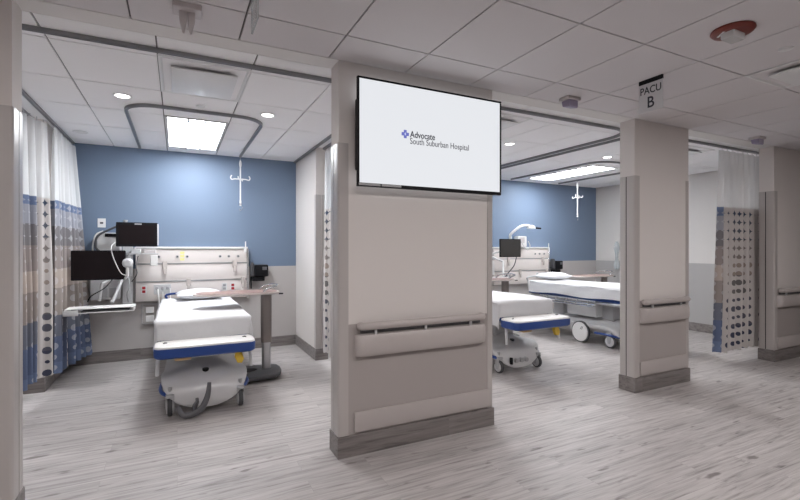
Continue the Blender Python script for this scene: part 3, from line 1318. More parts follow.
def caster(bm_name, x, y, parent, r=0.075, style='light'):
    """wheel, cover disc, fork: returned as parts"""
    bm = new()
    w = 0.020
    n = 24
    rings = []
    for dx, rr in ((-w, r * 0.80), (-w, r * 0.93), (-w * 0.6, r), (w * 0.6, r), (w, r * 0.93), (w, r * 0.80)):
        rings.append([(x + dx, y + rr * cos(2 * pi * k / n), r + rr * sin(2 * pi * k / n)) for k in range(n)])
    loft(bm, rings)
    wheel = obj('wheel', bm, 'dark_grey', parent)
    bm = new()
    for s in (-1, 1):
        cyl(bm, (x + s * w, y, r), (x + s * (w + 0.008), y, r), r * 0.78, r * 0.70, n=24)
    obj('hub_cap', bm, 'light_grey', wheel)
    bm = new()
    for s in (-1, 1):
        prism(bm, [(y - 0.035, r * 2.1), (y - 0.02, r * 0.7), (y + 0.02, r * 0.7), (y + 0.045, r * 2.1)], 'x', x + s * (w + 0.0085), x + s * (w + 0.016))
    bx(bm, x - w - 0.016, x + w + 0.016, y - 0.035, y + 0.045, r * 2.1, r * 2.1 + 0.035, 0.008, 2)
    cyl(bm, (x, y + 0.01, r * 2.1 + 0.03), (x, y + 0.01, r * 2.1 + 0.09), 0.018, n=12)
    obj('fork', bm, 'grey_plastic', wheel)
    return wheel


def make_bed(name, label, cx, yfoot, litter_dy, dz, sheet_label, pillow_label, pedal, big_wheel=False, hang=0.27, pillow_rz=0.05):
    """stretcher bed. local frame: x across, y=0 at the hood's front, head towards +y"""
    t = thing(name, label, 'hospital bed', (cx, yfoot, 0), 0.0, 'hospital stretcher beds')
    # ---- base hood: lofted along y from a shield shaped front
    bm = new()
    rings = []

    def hood_ring(y, hw_, ztop, zedge, zbot, wb, hump):
        n = 12
        pts = []
        # top from left to right with a central hump
        for k in range(n + 1):
            u = -1 + 2 * k / n
            z = zedge + (ztop - zedge) * (cos(u * pi / 2) ** hump)
            pts.append((u * hw_, y, z))
        D = zedge - zbot
        low = [(hw_, zedge - 0.20 * D), (hw_ * 0.90, zedge - 0.42 * D), (wb + (hw_ - wb) * 0.45, zbot + 0.28 * D), (wb, zbot), (wb * 0.4, zbot - 0.006)]
        pts += [(x, y, z) for x, z in low]
        pts += [(-x, y, z) for x, z in reversed(low)]
        return pts
    spec = [(0.000, 0.20, 0.10, 0.085, 0.055, 0.09, 1.0),
            (0.012, 0.27, 0.15, 0.130, 0.050, 0.10, 1.0),
            (0.035, 0.325, 0.21, 0.185, 0.052, 0.10, 1.0),
            (0.075, 0.355, 0.27, 0.235, 0.065, 0.10, 1.0),
            (0.14, 0.378, 0.315, 0.275, 0.11, 0.13, 1.4),
            (0.22, 0.382, 0.345, 0.285, 0.14, 0.15, 2.2),
            (0.32, 0.375, 0.395, 0.285, 0.15, 0.20, 2.6),
            (0.44, 0.360, 0.425, 0.280, 0.15, 0.22, 2.4),
            (0.9, 0.350, 0.355, 0.270, 0.12, 0.22, 1.6),
            (1.5, 0.350, 0.355, 0.270, 0.12, 0.22, 1.6),
            (1.95, 0.345, 0.35, 0.265, 0.12, 0.22, 1.4),
            (2.06, 0.30, 0.30, 0.23, 0.12, 0.2, 1.2)]
    loft(bm, [hood_ring(s[0], s[1], s[2] * 1.10, s[3] * 1.14, *s[4:]) for s in spec])
    hood = obj('base_hood', bm, 'hood_grey', t, sharp=60)
    # navy trim lugs at the hood corners
    bm = new()
    for s in (-1, 1):
        tube(bm, smooth([(s * 0.30, 0.035, 0.175), (s * 0.362, 0.09, 0.195), (s * 0.385, 0.20, 0.205), (s * 0.378, 0.42, 0.20)], 4), 0.017, 8)
    pieces('hood_trim', bm, 'navy', hood)
    # darker grille on the lower right of the hood front, following its surface
    bm = new()
    G = []
    for q in spec[1:6]:
        rr = hood_ring(q[0], q[1], q[2] * 1.10, q[3] * 1.14, *q[4:])
        a_, b_, c_ = Vector(rr[13]), Vector(rr[14]), Vector(rr[15])
        off = Vector((0.006, -0.014, -0.002))
        G.append([bm.verts.new(p + off) for p in (a_.lerp(b_, 0.6), b_.lerp(c_, 0.3), c_)])
    for r0, r1 in zip(G[:-1], G[1:]):
        for k in range(2):
            bm.faces.new((r0[k], r0[k + 1], r1[k + 1], r1[k]))
    obj('grille', bm, 'grille_grey', hood)
    # hole for the pole and raised saddle
    bm = new()
    cyl(bm, (0.0, 0.165, 0.325), (0.0, 0.160, 0.368), 0.030, n=20)
    obj('socket', bm, 'black_plastic', hood)
    bm = new()
    for k in range(2):
        bx(bm, 0.03 - 0.05 * k, 0.13 - 0.04 * k, 0.010 + 0.0 * k, 0.016, 0.150 + 0.022 * k - 0.05, 0.154 + 0.022 * k - 0.05)
    obj('marking', bm, 'dark_grey', hood)
    # ---- casters
    cr = 0.10 if big_wheel else 0.078
    cyf = 0.17 if big_wheel else 0.045
    cxw = 0.335 if big_wheel else 0.305
    for (x, y) in ((-cxw, cyf), (cxw, cyf), (-cxw, 1.90), (cxw, 1.90)):
        caster('caster', x, y, t, cr)
    if big_wheel:
        for s in (-1, 1):
            bm = new()
            n = 32
            r = 0.172
            x0 = s * 0.345
            x1 = s * 0.385
            rings = [[(xx, 0.70 + rr * cos(2 * pi * k / n), 0.172 + rr * sin(2 * pi * k / n)) for k in range(n)] for xx, rr in ((x0, r * 0.9), (x0, r), (x1, r), (x1, r * 0.93))]
            loft(bm, rings)
            wh = obj('drive_wheel', bm, 'dark_grey', t)
            bm = new()
            rings = [[(xx, 0.70 + rr * cos(2 * pi * k / n), 0.172 + rr * sin(2 * pi * k / n)) for k in range(n)] for xx, rr in
                     ((x1, r * 0.90), (x1 + s * 0.01, r * 0.88), (x1 + s * 0.016, r * 0.70), (x1 + s * 0.016, r * 0.05))]
            loft(bm, rings)
            obj('wheel_cover', bm, 'white_plastic', wh)
            bm = new()
            for q in (0, 1):
                tube(bm, [(x1 + s * 0.018, 0.68 - 0.025 * q, 0.215), (x1 + s * 0.018, 0.65 - 0.025 * q, 0.265)], 0.004, 6)
            obj('marking', bm, 'dark_grey', wh)
    # ---- lift columns between hood and litter
    zl = 0.60 + dz
    for y in (0.55, 1.55):
        bm = new()
        bx(bm, -0.15, 0.15, y + litter_dy * 0.5 - 0.12, y + litter_dy * 0.5 + 0.12, 0.30, zl - 0.085, 0.02, 2)
        obj('lift_column', bm, 'grey_plastic', t)
    bm = new()
    bx(bm, -0.30, 0.30, 0.80 + litter_dy, 1.40 + litter_dy, 0.42, zl - 0.09, 0.03, 2)
    obj('storage_tray', bm, 'light_grey', t)
    # ---- litter frame
    y0 = litter_dy
    bm = new()
    bx(bm, -0.33, 0.33, y0 + 0.18, y0 + 2.18, zl - 0.085, zl - 0.04, 0.01, 1)
    for s in (-1, 1):
        tube(bm, [(s * 0.36, y0 + 0.15, zl - 0.045), (s * 0.36, y0 + 2.18, zl - 0.045)], 0.018, 8)
    obj('litter_frame', bm, 'steel', t)
    bm = new()
    bx(bm, -0.395, 0.395, y0 + 0.16, y0 + 2.22, zl - 0.022, zl + 0.035, 0.02, 2)
    obj('side_skirt', bm, 'navy', t)
    # foot bumper: white tray with navy rounded rim
    bm = new()
    pts = rrect(0.90, 0.30, 0.07, 5)
    loft(bm, [[(p[0], y0 - 0.02 + p[1], z) for p in q] for q, z in
              ((rrect(0.83, 0.29, 0.06, 5), zl - 0.085), (rrect(0.865, 0.32, 0.07, 5), zl - 0.07), (rrect(0.87, 0.325, 0.07, 5), zl - 0.005), (rrect(0.865, 0.32, 0.07, 5), zl + 0.005))])
    fb = obj('foot_bumper', bm, 'navy', t)
    bm = new()
    loft(bm, [[(p[0], y0 - 0.02 + p[1], z) for p in q] for q, z in
              ((rrect(0.862, 0.317, 0.07, 5), zl + 0.0055), (rrect(0.855, 0.31, 0.068, 5), zl + 0.020), (rrect(0.82, 0.275, 0.055, 5), zl + 0.028))])
    obj('bumper_top', bm, 'white_plastic', fb)
    bm = new()
    for s in (-1, 1):
        tube(bm, smooth([(s * 0.36, y0 - 0.02, zl + 0.028), (s * 0.345, y0 - 0.02, zl + 0.036), (s * 0.33, y0 + 0.0, zl + 0.028)], 3), 0.006, 6)
    pieces('strap_loop', bm, 'dark_grey', fb)
    # bars under the bumper
    bm = new()
    tube(bm, [(-0.24, y0 - 0.06, zl - 0.105), (0.25, y0 - 0.05, zl - 0.105)], 0.011, 8)
    tube(bm, [(-0.22, y0 + 0.0, zl - 0.115), (0.24, y0 + 0.0, zl - 0.115)], 0.008, 8)
    obj('release_bar', bm, 'chrome', t)
    bm = new()
    bx(bm, -0.27, -0.13, y0 - 0.10, y0 - 0.02, zl - 0.125, zl - 0.088, 0.012, 2)
    obj('release_lever', bm, 'amber', t)
    bm = new()
    prism(bm, [(0.26, zl - 0.09), (0.25, zl - 0.15), (0.275, zl - 0.205), (0.315, zl - 0.21), (0.335, zl - 0.17), (0.31, zl - 0.09)], 'y', y0 - 0.08, y0 - 0.03, 0.008, 2)
    obj('brake_lever', bm, 'yellow', t)
    # folded push handles
    for s in (-1, 1):
        bm = new()
        tube(bm, smooth([(s * 0.385, y0 + 0.06, zl - 0.05), (s * 0.405, y0 + 0.03, zl - 0.14), (s * 0.41, y0 + 0.02, zl - 0.27)], 4), [0.018] * 9, 10)
        obj('push_handle', bm, 'light_grey', t)
    # ---- folded side rails
    for s in (-1, 1):
        bm = new()
        x = s * 0.435
        for zz in (zl - 0.02, zl - 0.075):
            tube(bm, smooth([(x, y0 + 0.75, zz - 0.01), (x, y0 + 0.80, zz), (x, y0 + 1.75, zz + 0.005), (x, y0 + 1.82, zz - 0.015)], 3), 0.010, 8)
        for k in range(5):
            yy = y0 + 0.82 + 0.22 * k
            tube(bm, [(x, yy, zl - 0.015), (x, yy + 0.06, zl - 0.11)], 0.009, 8)
        tube(bm, [(x, y0 + 0.76, zl - 0.11), (x, y0 + 1.80, zl - 0.11)], 0.010, 8)
        obj('side_rail', bm, 'chrome', t)
    # ---- mattress
    bm = new()
    bx(bm, -0.375, 0.375, y0 + 0.20, y0 + 2.20, zl + 0.036, zl + 0.205, 0.035, 3)
    obj('mattress', bm, 'mattress_grey', t)
    # head end push bar
    bm = new()
    tube(bm, smooth([(-0.36, y0 + 2.22, zl), (-0.36, y0 + 2.26, zl + 0.18), (-0.33, y0 + 2.26, zl + 0.27), (0.33, y0 + 2.26, zl + 0.27), (0.36, y0 + 2.26, zl + 0.18), (0.36, y0 + 2.22, zl)], 5), 0.015, 8)
    obj('push_bar', bm, 'light_grey' if big_wheel else 'navy', t)
    # IV pole cap
    # ---- pedal
    if pedal:
        bm = new()
        p = smooth([(-0.235, -0.09, 0.115), (-0.225, -0.10, 0.07), (-0.19, -0.11, 0.035), (-0.12, -0.12, 0.038), (-0.05, -0.125, 0.08), (-0.01, -0.12, 0.15), (0.01, -0.11, 0.22), (0.018, -0.10, 0.30)], 4)
        nn = len(p)
        tube(bm, p, [0.017 + 0.012 * sin(pi * i / (nn - 1)) for i in range(nn)], 10, flat=0.8)
        tube(bm, smooth([(-0.10, -0.10, 0.055), (-0.11, -0.09, 0.10), (-0.085, -0.085, 0.135), (-0.085, -0.085, 0.165)], 4), 0.014, 8)
        tube(bm, [(-0.10, -0.10, 0.075), (-0.06, 0.07, 0.12)], 0.014, 8)
        obj('steer_pedal', bm, 'pedal_grey', t)
    else:
        bm = new()
        for x in (-0.08, 0.0, 0.075):
            cyl(bm, (x, -0.03, 0.14), (x, 0.01, 0.14), 0.026, 0.03, n=16)
        bx(bm, -0.11, 0.10, -0.015, 0.012, 0.115, 0.165, 0.015, 2)
        obj('foot_control', bm, 'grey_plastic', t)
        bm = new()
        bx(bm, -0.175, -0.145, -0.03, 0.01, 0.10, 0.185, 0.008, 2)
        obj('latch', bm, 'black_plastic', t)
    # ---- linen: things of their own
    bm = sheet_mesh(0.88, 2.02, zl + 0.215, hang, int(cx * 10))
    one('bed_sheet', bm, 'linen', sheet_label, 'sheet', (cx, yfoot + y0 + 0.13, 0), 'white bed sheets')
    pb = pillow_mesh(0.56, 0.42, 0.14, int(cx * 7))
    p = one('pillow', pb, 'linen', pillow_label, 'pillow', (cx + 0.02, yfoot + y0 + (2.05 if big_wheel else 1.95) - 0.04, zl + 0.2215), 'white pillows')
    p.rotation_euler = (0, 0, pillow_rz)
    return t


b1 = make_bed('stretcher_bed', 'grey based stretcher bed with navy foot bumper in the left bay', 0.245, 4.53, 0.08, 0.03,
              'white sheet on the stretcher bed in the left bay', 'white pillow at the head of the left bay bed below the overbed table', True)
b2 = make_bed('stretcher_bed', 'stretcher bed right behind the screen wall, navy bumper facing the hall', 3.83, 4.28, -0.24, 0.08,
              'white sheet on the bed right behind the screen wall', 'white pillow on the middle bay bed hidden behind the screen wall', False)
b3 = make_bed('stretcher_bed', 'far stretcher bed with big white drive wheel behind the second pier', 6.25, 4.46, -0.34, 0.12,
              'white sheet on the far bed with the big white wheel', 'white pillow on the far bed near the right headwall', False, big_wheel=True, hang=0.19)

# ================================================================== OVERBED TABLES


def overbed(label, loc, rz=0.0, mirror=1):
    """local: column at the origin, top reaches towards -x (mirror=1)"""
    t = thing('overbed_table', label, 'overbed table', loc, rz, 'wheeled overbed tables')
    m = mirror
    bm = new()
    # c shaped base plate with rounded ends
    pts = [(0.16, -0.10), (0.17, 0.02), (0.15, 0.14), (0.08, 0.20), (-0.28, 0.22), (-0.34, 0.17), (-0.33, 0.10), (-0.12, 0.06),
           (-0.08, 0.0), (-0.12, -0.06), (-0.30, -0.17), (-0.33, -0.27), (-0.26, -0.34), (0.04, -0.31), (0.13, -0.21)]
    pts = [(p[0] * m, p[1]) for p in pts]
    if m < 0:
        pts = pts[::-1]
    prism(bm, pts, 'z', 0.035, 0.085, 0.015, 2)
    obj('base', bm, 'dark_grey', t)
    for (x, y) in ((-0.27 * m, -0.26), (-0.28 * m, 0.16), (0.10 * m, -0.13), (0.10 * m, 0.13)):
        bm = new()
        cyl(bm, (x - 0.012, y, 0.026), (x + 0.012, y, 0.026), 0.026, n=16)
        obj('wheel', bm, 'black_plastic', t)
    bm = new()
    loft(bm, [[(p[0], p[1], z) for p in rrect(0.105, 0.07, 0.03, 4)] for z in (0.0865, 0.42)])
    obj('inner_column', bm, 'steel', t)
    bm = new()
    loft(bm, [[(p[0], p[1], z) for p in rrect(0.125, 0.09, 0.035, 4)] for z in (0.40, 0.97)])
    obj('outer_column', bm, 'column_brown', t)
    bm = new()
    bx(bm, -0.62 * m if m > 0 else -0.10, 0.10 if m > 0 else 0.62, -0.035, 0.035, 0.9705, 0.992, 0.004, 1)
    obj('support_arm', bm, 'steel', t)
    # top
    bm = new()
    pl = []
    n = 40
    for k in range(n):
        a = 2 * pi * k / n
        cxv, syv = cos(a), sin(a)
        x = -0.325 + 0.475 * (abs(cxv) ** 0.55) * (1 if cxv > 0 else -1)
        y = 0.215 * (abs(syv) ** 0.65) * (1 if syv > 0 else -1)
        if x < -0.5:
            y *= 1 - 0.10 * ((-0.5 - x) / 0.3)
        pl.append((x * m, y))
    prism(bm, pl, 'z', 0.993, 1.013, 0.006, 2)
    top = obj('tabletop', bm, 'table_edge', t)
    bm = new()
    prism(bm, [(p[0] * 0.94 - 0.02 * m, p[1] * 0.90) for p in pl], 'z', 1.0135, 1.017)
    obj('top_inlay', bm, 'wood_top', top)
    bm = new()
    tube(bm, smooth([(-0.06 * m, -0.17, 1.015), (-0.01 * m, -0.17, 1.055), (0.08 * m, -0.15, 1.078), (0.13 * m, 0.0, 1.085), (0.08 * m, 0.15, 1.078), (-0.01 * m, 0.17, 1.055), (-0.06 * m, 0.17, 1.015)], 5), 0.012, 8)
    obj('handle', bm, 'chrome', t)
    bm = new()
    cyl(bm, (0.13 * m, -0.10, 0.985), (0.18 * m, -0.10, 0.985), 0.009, n=10)
    obj('height_lever', bm, 'black_plastic', t)
    return t


ot = overbed('wheeled table with rose brown top reaching over the left bay bed', (0.96, 5.52, 0), 0.0)
dup(ot, (4.98, 5.95, 0), 0.0, 'wheeled overbed table with looped handle behind the middle bay bed')
dup(ot, (7.36, 5.90, 0), 0.0, 'wheeled overbed table reaching over the far bed near the beige side wall')

# ================================================================== HEADWALLS


def headwall(x0, label, full=True):
    """wall service panel 1.45 m wide, origin at its lower left corner on the back wall"""
    t = thing('headwall_panel', label, 'headwall panel', (x0, BACK - 0.002, 0.80), 0.0, 'headwall service panels')
    w = 1.45
    rows = [(0.0, 0.265), (0.272, 0.51), (0.517, 0.715)]
    bm = new()
    bx(bm, 0.0, w, -0.020, 0.0, 0.0, 0.72)
    back = obj('backing', bm, 'grey_plastic', t)
    for a, b in rows:
        bm = new()
        bx(bm, 0.004, w - 0.004, -0.062, -0.0205, a, b, 0.006, 2)
        obj('cover_panel', bm, 'cream_panel', t)
    bm = new()
    bx(bm, 0.0, w + 0.006, -0.085, 0.0, 0.721, 0.750, 0.004, 1)
    obj('top_ledge', bm, 'white_plastic', t)
    for zz in (0.262, 0.507):
        bm = new()
        bx(bm, 0.0, w, -0.070, -0.0625, zz - 0.004, zz + 0.014, 0.001, 1)
        obj('mounting_rail', bm, 'steel', t)
    bm = new()
    bx(bm, w + 0.0005, w + 0.020, -0.075, 0.0, -0.02, 0.72, 0.003, 1)
    obj('end_post', bm, 'chrome', t)
    bm = new()
    bx(bm, w - 0.035, w - 0.020, -0.10, -0.0855, 0.69, 0.83, 0.003, 1)
    bx(bm, w - 0.045, w - 0.010, -0.11, -0.0855, 0.66, 0.735, 0.004, 1)
    obj('upright_clip', bm, 'white_plastic', t)
    # sliding hooks
    for x, z in ((0.355, 0.507), (1.27, 0.507), (0.655, 0.262), (1.39, 0.262)):
        bm = new()
        bx(bm, x - 0.028, x + 0.028, -0.092, -0.0705, z - 0.065, z + 0.04, 0.006, 2)
        bx(bm, x - 0.018, x + 0.018, -0.118, -0.0925, z - 0.13, z - 0.05, 0.006, 2)
        obj('slide_bracket', bm, 'table_edge', t)
    # gas outlets
    for x in (0.28, 0.51, 0.635, 1.07, 1.19, 1.32):
        bm = new()
        cyl(bm, (x, -0.0745, 0.61), (x, -0.0625, 0.61), 0.020, n=16)
        g = obj('gas_outlet', bm, 'grey_plastic', t)
        bm = new()
        cyl(bm, (x, -0.079, 0.61), (x, -0.075, 0.61), 0.009, n=12)
        obj('outlet_port', bm, 'black_plastic', g)
    bm = new()
    for k in range(3):
        bx(bm, 0.545, 0.60, -0.0640, -0.0628, 0.555 + 0.045 * k, 0.59 + 0.045 * k)
    obj('warning_label', bm, 'pale_yellow', t)
    # power outlets
    for x, mm in ((0.10, 'red'), (1.245, 'red'), (1.13, 'grey_plastic')):
        bm = new()
        bx(bm, x - 0.035, x + 0.035, -0.067, -0.0625, 0.10, 0.22, 0.002, 1)
        o = obj('outlet_plate', bm, 'white_plastic', t)
        for dz_ in (0.135, 0.185):
            bm = new()
            bx(bm, x - 0.020, x + 0.020, -0.071, -0.0672, dz_ - 0.018, dz_ + 0.018, 0.004, 1)
            obj('socket', bm, mm, o)
    bm = new()
    bx(bm, 0.22, 0.43, -0.068, -0.0625, 0.09, 0.225, 0.002, 1)
    o = obj('outlet_plate', bm, 'light_grey', t)
    bm = new()
    for x in (0.26, 0.325, 0.39):
        bx(bm, x - 0.018, x + 0.018, -0.080, -0.0685, 0.155, 0.195, 0.004, 1)
    pieces('connector', bm, 'grey_plastic', o)
    return t


hwl = headwall(-0.51, 'cream headwall service panel above the left bay bed')
dup(hwl, (5.58, BACK - 0.002, 0.80), 0.0, 'cream headwall service panel behind the far bed, right bay')
dup(hwl, (2.6, BACK - 0.002, 0.80), 0.0, 'cream headwall service panel of the middle bay behind the screen wall')

# low frame with outlets below the headwall and cables
t = thing('outlet_frame', 'metal framed outlet box below the left bay headwall', 'outlet', (-0.34, BACK - 0.002, 0.60))
bm = new()
for a in ((-0.10, -0.088, -0.12, 0.16), (0.088, 0.10, -0.12, 0.16)):
    bx(bm, a[0], a[1], -0.03, 0.0, a[2], a[3])
bx(bm, -0.088, 0.088, -0.03, 0.0, -0.12, -0.108)
bx(bm, -0.088, 0.088, -0.03, 0.0, 0.148, 0.16)
obj('frame', bm, 'steel', t)
for dz_ in (-0.05, 0.07):
    bm = new()
    bx(bm, -0.05, 0.05, -0.014, 0.0, dz_ - 0.04, dz_ + 0.045, 0.004, 1)
    obj('outlet_plate', bm, 'white_plastic', t)


def cable(pts, r, mat, label, k=6):
    bm = new()
    tube(bm, smooth(pts, k), r, 8)
    return one('cable', bm, mat, label, 'cable')


cable([(-0.24, 6.985, 0.96), (-0.235, 6.93, 0.90), (-0.22, 6.93, 0.74), (-0.25, 6.95, 0.62), (-0.235, 6.96, 0.45), (-0.19, 6.96, 0.38), (-0.15, 6.95, 0.52), (-0.17, 6.94, 0.72), (-0.185, 6.95, 0.93)],
      0.011, 'white_plastic', 'looped white cable hanging beside the left bay bed head')
cable([(-0.09, 6.985, 0.97), (-0.09, 6.94, 0.80), (-0.11, 6.95, 0.60), (-0.10, 6.95, 0.40)], 0.009, 'white_plastic', 'straight white cable hanging from the left bay headwall')

# blood pressure gauge boxes right of the headwalls


def bp(x, z, label):
    t = thing('suction_unit', label, 'medical device', (x, BACK - 0.002, z), 0.0, 'black wall units beside the headwalls')
    bm = new()
    bx(bm, 0.05, 0.25, -0.16, -0.03, 0.0, 0.18, 0.018, 2)
    obj('body', bm, 'black_plastic', t)
    bm = new()
    bx(bm, 0.16, 0.225, -0.166, -0.1605, 0.10, 0.15, 0.002, 1)
    obj('display', bm, 'pedal_grey', t)
    bm = new()
    prism(bm, [(0.0, 0.02), (-0.01, 0.14), (0.02, 0.22), (0.045, 0.19), (0.048, 0.0)], 'y', -0.14, -0.03, 0.008, 2)
    obj('cuff_holder', bm, 'dark_grey', t)
    bm = new()
    bx(bm, 0.02, 0.20, -0.14, -0.04, -0.065, -0.002, 0.01, 2)
    bx(bm, 0.0, 0.018, -0.10, -0.05, -0.18, 0.0, 0.004, 1)
    obj('bracket', bm, 'black_plastic', t)
    bm = new()
    bx(bm, 0.10, 0.20, -0.029, 0.0, 0.03, 0.15)
    obj('wall_plate', bm, 'dark_grey', t)
    return t


g = bp(0.985, 1.10, 'black wall mounted unit right of the left bay headwall')
dup(g, (7.10, BACK - 0.002, 1.08), 0.0, 'black wall mounted unit right of the far bed headwall')

# wall phone outlet
t = thing('wall_outlet', 'white outlet plate on the blue wall above the left monitors', 'outlet', (-0.90, BACK - 0.001, 1.865))
bm = new()
bx(bm, -0.045, 0.045, -0.008, 0.0, -0.06, 0.06, 0.002, 1)
obj('plate', bm, 'white_plastic', t)
bm = new()
bx(bm, -0.018, 0.018, -0.012, -0.0085, -0.012, 0.012)
obj('jack', bm, 'dark_grey', t)

# ================================================================== LEFT BAY WORKSTATION


def monitor(name, label, loc, w, h, rz, mat='screen_black', bez=0.016, tilt=0.0, d=0.04):
    t = thing(name, label, 'monitor', loc, rz)
    t.rotation_euler = (tilt, 0, rz)
    bm = new()
    loft(bm, [[(p[0], y, p[1]) for p in rrect(a, b, r_, 4)] for a, b, r_, y in ((w, h, 0.012, 0.0), (w, h, 0.012, d * 0.6), (w * 0.86, h * 0.84, 0.02, d))])
    obj('housing', bm, 'black_plastic', t)
    bm = new()
    bx(bm, -w / 2 + bez, w / 2 - bez, -0.002, -0.0003, -h / 2 + bez, h / 2 - bez)
    obj('screen', bm, mat, t)
    return t


# wall channel and arm (one mount)
t = thing('monitor_mount', 'silver wall channel with arm carrying the left bay monitors and keyboard tray', 'mount', (-0.60, BACK - 0.002, 0.80))
bm = new()
bx(bm, -0.06, 0.06, -0.045, 0.0, -0.12, 0.78, 0.004, 1)
obj('wall_channel', bm, 'light_grey', t)
bm = new()
bx(bm, -0.055, 0.055, -0.13, -0.0455, 0.35, 0.50, 0.012, 2)
bx(bm, -0.045, 0.045, -0.13, -0.0455, 0.60, 0.68, 0.01, 2)
pieces('carriage', bm, 'light_grey', t)
bm = new()
tube(bm, [(0.0, -0.13, 0.42), (-0.02, -0.36, 0.43)], 0.022, 10)
cyl(bm, (-0.02, -0.37, 0.36), (-0.02, -0.37, 0.56), 0.024, n=14)
tube(bm, [(-0.02, -0.37, 0.50), (-0.18, -0.50, 0.53)], 0.018, 10)
tube(bm, [(-0.02, -0.37, 0.52), (0.055, -0.62, 0.55), (0.06, -0.74, 0.54)], 0.016, 10)
tube(bm, [(0.06, -0.76, 0.53), (0.06, -0.76, 0.40), (0.03, -0.70, 0.36)], 0.014, 10)
obj('lower_arm', bm, 'white_plastic', t)
bm = new()
tube(bm, [(0.0, -0.13, 0.64), (0.10, -0.32, 0.70)], 0.020, 10)
cyl(bm, (0.10, -0.33, 0.68), (0.10, -0.33, 0.74), 0.018, n=12)
obj('upper_arm', bm, 'white_plastic', t)
bm = new()
tube(bm, [(-0.02, -0.37, 0.38), (-0.05, -0.45, 0.26), (-0.10, -0.62, 0.10), (-0.11, -0.70, 0.07)], 0.019, 10)
tube(bm, [(-0.22, -0.62, 0.30), (-0.24, -0.66, 0.09)], 0.017, 10)
tube(bm, [(-0.22, -0.62, 0.30), (-0.04, -0.42, 0.40)], 0.014, 10)
obj('tray_arm', bm, 'light_grey', t)
bm = new()
loft(bm, [[(p[0] + 0.062, y - 0.34, p[1] + 0.55) for p in rrect(a, a, a * 0.45, 4)] for a, y in ((0.10, -0.38), (0.115, -0.40), (0.115, -0.43), (0.07, -0.45))])
cyl(bm, (0.062, -0.795, 0.55), (0.062, -0.7905, 0.55), 0.025, n=16)
obj('joint_cap', bm, 'light_grey', t)

# tray
t = thing('keyboard_tray', 'white keyboard tray on the left bay monitor mount', 'keyboard tray', (-0.78, 6.12, 0.83))
bm = new()
bx(bm, -0.33, 0.33, -0.12, 0.14, -0.030, -0.018, 0.004, 1)
bx(bm, -0.33, 0.33, -0.12, 0.14, 0.018, 0.026, 0.004, 1)
bx(bm, -0.33, -0.31, -0.12, 0.14, -0.018, 0.018, 0.002, 1)
bx(bm, 0.31, 0.33, -0.12, 0.14, -0.018, 0.018, 0.002, 1)
obj('tray', bm, 'white_plastic', t)
bm = new()
bx(bm, -0.34, -0.20, -0.135, -0.1205, -0.050, 0.01, 0.006, 2)
obj('mouse_holder', bm, 'light_grey', t)
bm = new()
bx(bm, -0.19, 0.27, -0.118, 0.10, -0.0175, -0.004, 0.003, 1)
one('keyboard', bm, 'dark_grey', 'dark keyboard inside the white keyboard tray', 'keyboard', (-0.77, 6.12, 0.83))

monitor('computer_monitor', 'wide black computer monitor above the keyboard tray by the left curtain', (-0.84, 6.37, 1.325), 0.55, 0.355, -0.02, bez=0.012)
t = monitor('patient_monitor', 'black patient monitor mounted highest, above the left headwall corner', (-0.46, 6.62, 1.705), 0.465, 0.31, 0.05, bez=0.034, d=0.10)
bm = new()
bx(bm, -0.03, 0.05, -0.003, -0.0005, 0.128, 0.142)
obj('label_plate', bm, 'silver_label', t)
bm = new()
cyl(bm, (-0.13, 0.03, 0.156), (-0.13, 0.03, 0.185), 0.02, 0.026, n=14)
obj('alarm_lamp', bm, 'grey_plastic', t)
bm = new()
loft(bm, [[(p[0], y, p[1]) for p in rrect(0.40, 0.26, 0.02, 4)] for y in (0.1005, 0.115)])
bx(bm, 0.225, 0.242, -0.004, 0.06, -0.14, 0.14, 0.003, 1)
obj('side_trim', bm, 'light_grey', t)

# white module box behind the monitors
t = thing('module_rack', 'white module box behind the two left bay monitors', 'medical device', (-0.76, 6.93, 1.50))
bm = new()
bx(bm, -0.16, 0.09, -0.10, 0.12, -0.05, 0.23, 0.01, 2)
obj('housing', bm, 'white_plastic', t)
bm = new()
bx(bm, -0.075, 0.055, -0.108, -0.1005, 0.235 - 0.06, 0.22, 0.003, 1)
obj('display', bm, 'black_plastic', t)
# silver module shelf below the patient monitor
t = thing('module_shelf', 'small grey module shelf under the patient monitor', 'shelf', (-0.40, 6.66, 1.46))
bm = new()
bx(bm, -0.20, 0.18, -0.06, 0.03, -0.012, 0.0, 0.003, 1)
obj('shelf', bm, 'grey_plastic', t)
bm = new()
bx(bm, -0.13, -0.02, -0.05, 0.03, 0.0005, 0.06, 0.006, 1)
obj('module', bm, 'light_grey', t)
bm = new()
bx(bm, 0.01, 0.15, -0.04, 0.03, 0.0005, 0.05, 0.006, 1)
obj('module', bm, 'pod_grey', t)
bm = new()
bx(bm, 0.09, 0.17, -0.10, -0.062, -0.16, -0.02, 0.006, 1)
obj('dispenser', bm, 'white_plastic', t)
# printer box below
t = thing('power_box', 'grey white box with vents behind the keyboard tray', 'box', (-0.84, 6.98, 0.86))
bm = new()
bx(bm, -0.16, 0.165, -0.12, 0.085, 0.0, 0.26, 0.012, 2)
obj('housing', bm, 'light_grey', t)
bm = new()
for k in (0, 1):
    bx(bm, -0.05 + 0.10 * k, 0.03 + 0.10 * k, -0.124, -0.1205, 0.03, 0.15)
obj('vent', bm, 'grey_plastic', t)
bm = new()
bx(bm, -0.02, 0.06, -0.128, -0.1205, 0.19, 0.24, 0.002, 1)
obj('label_plate', bm, 'white_plastic', t)

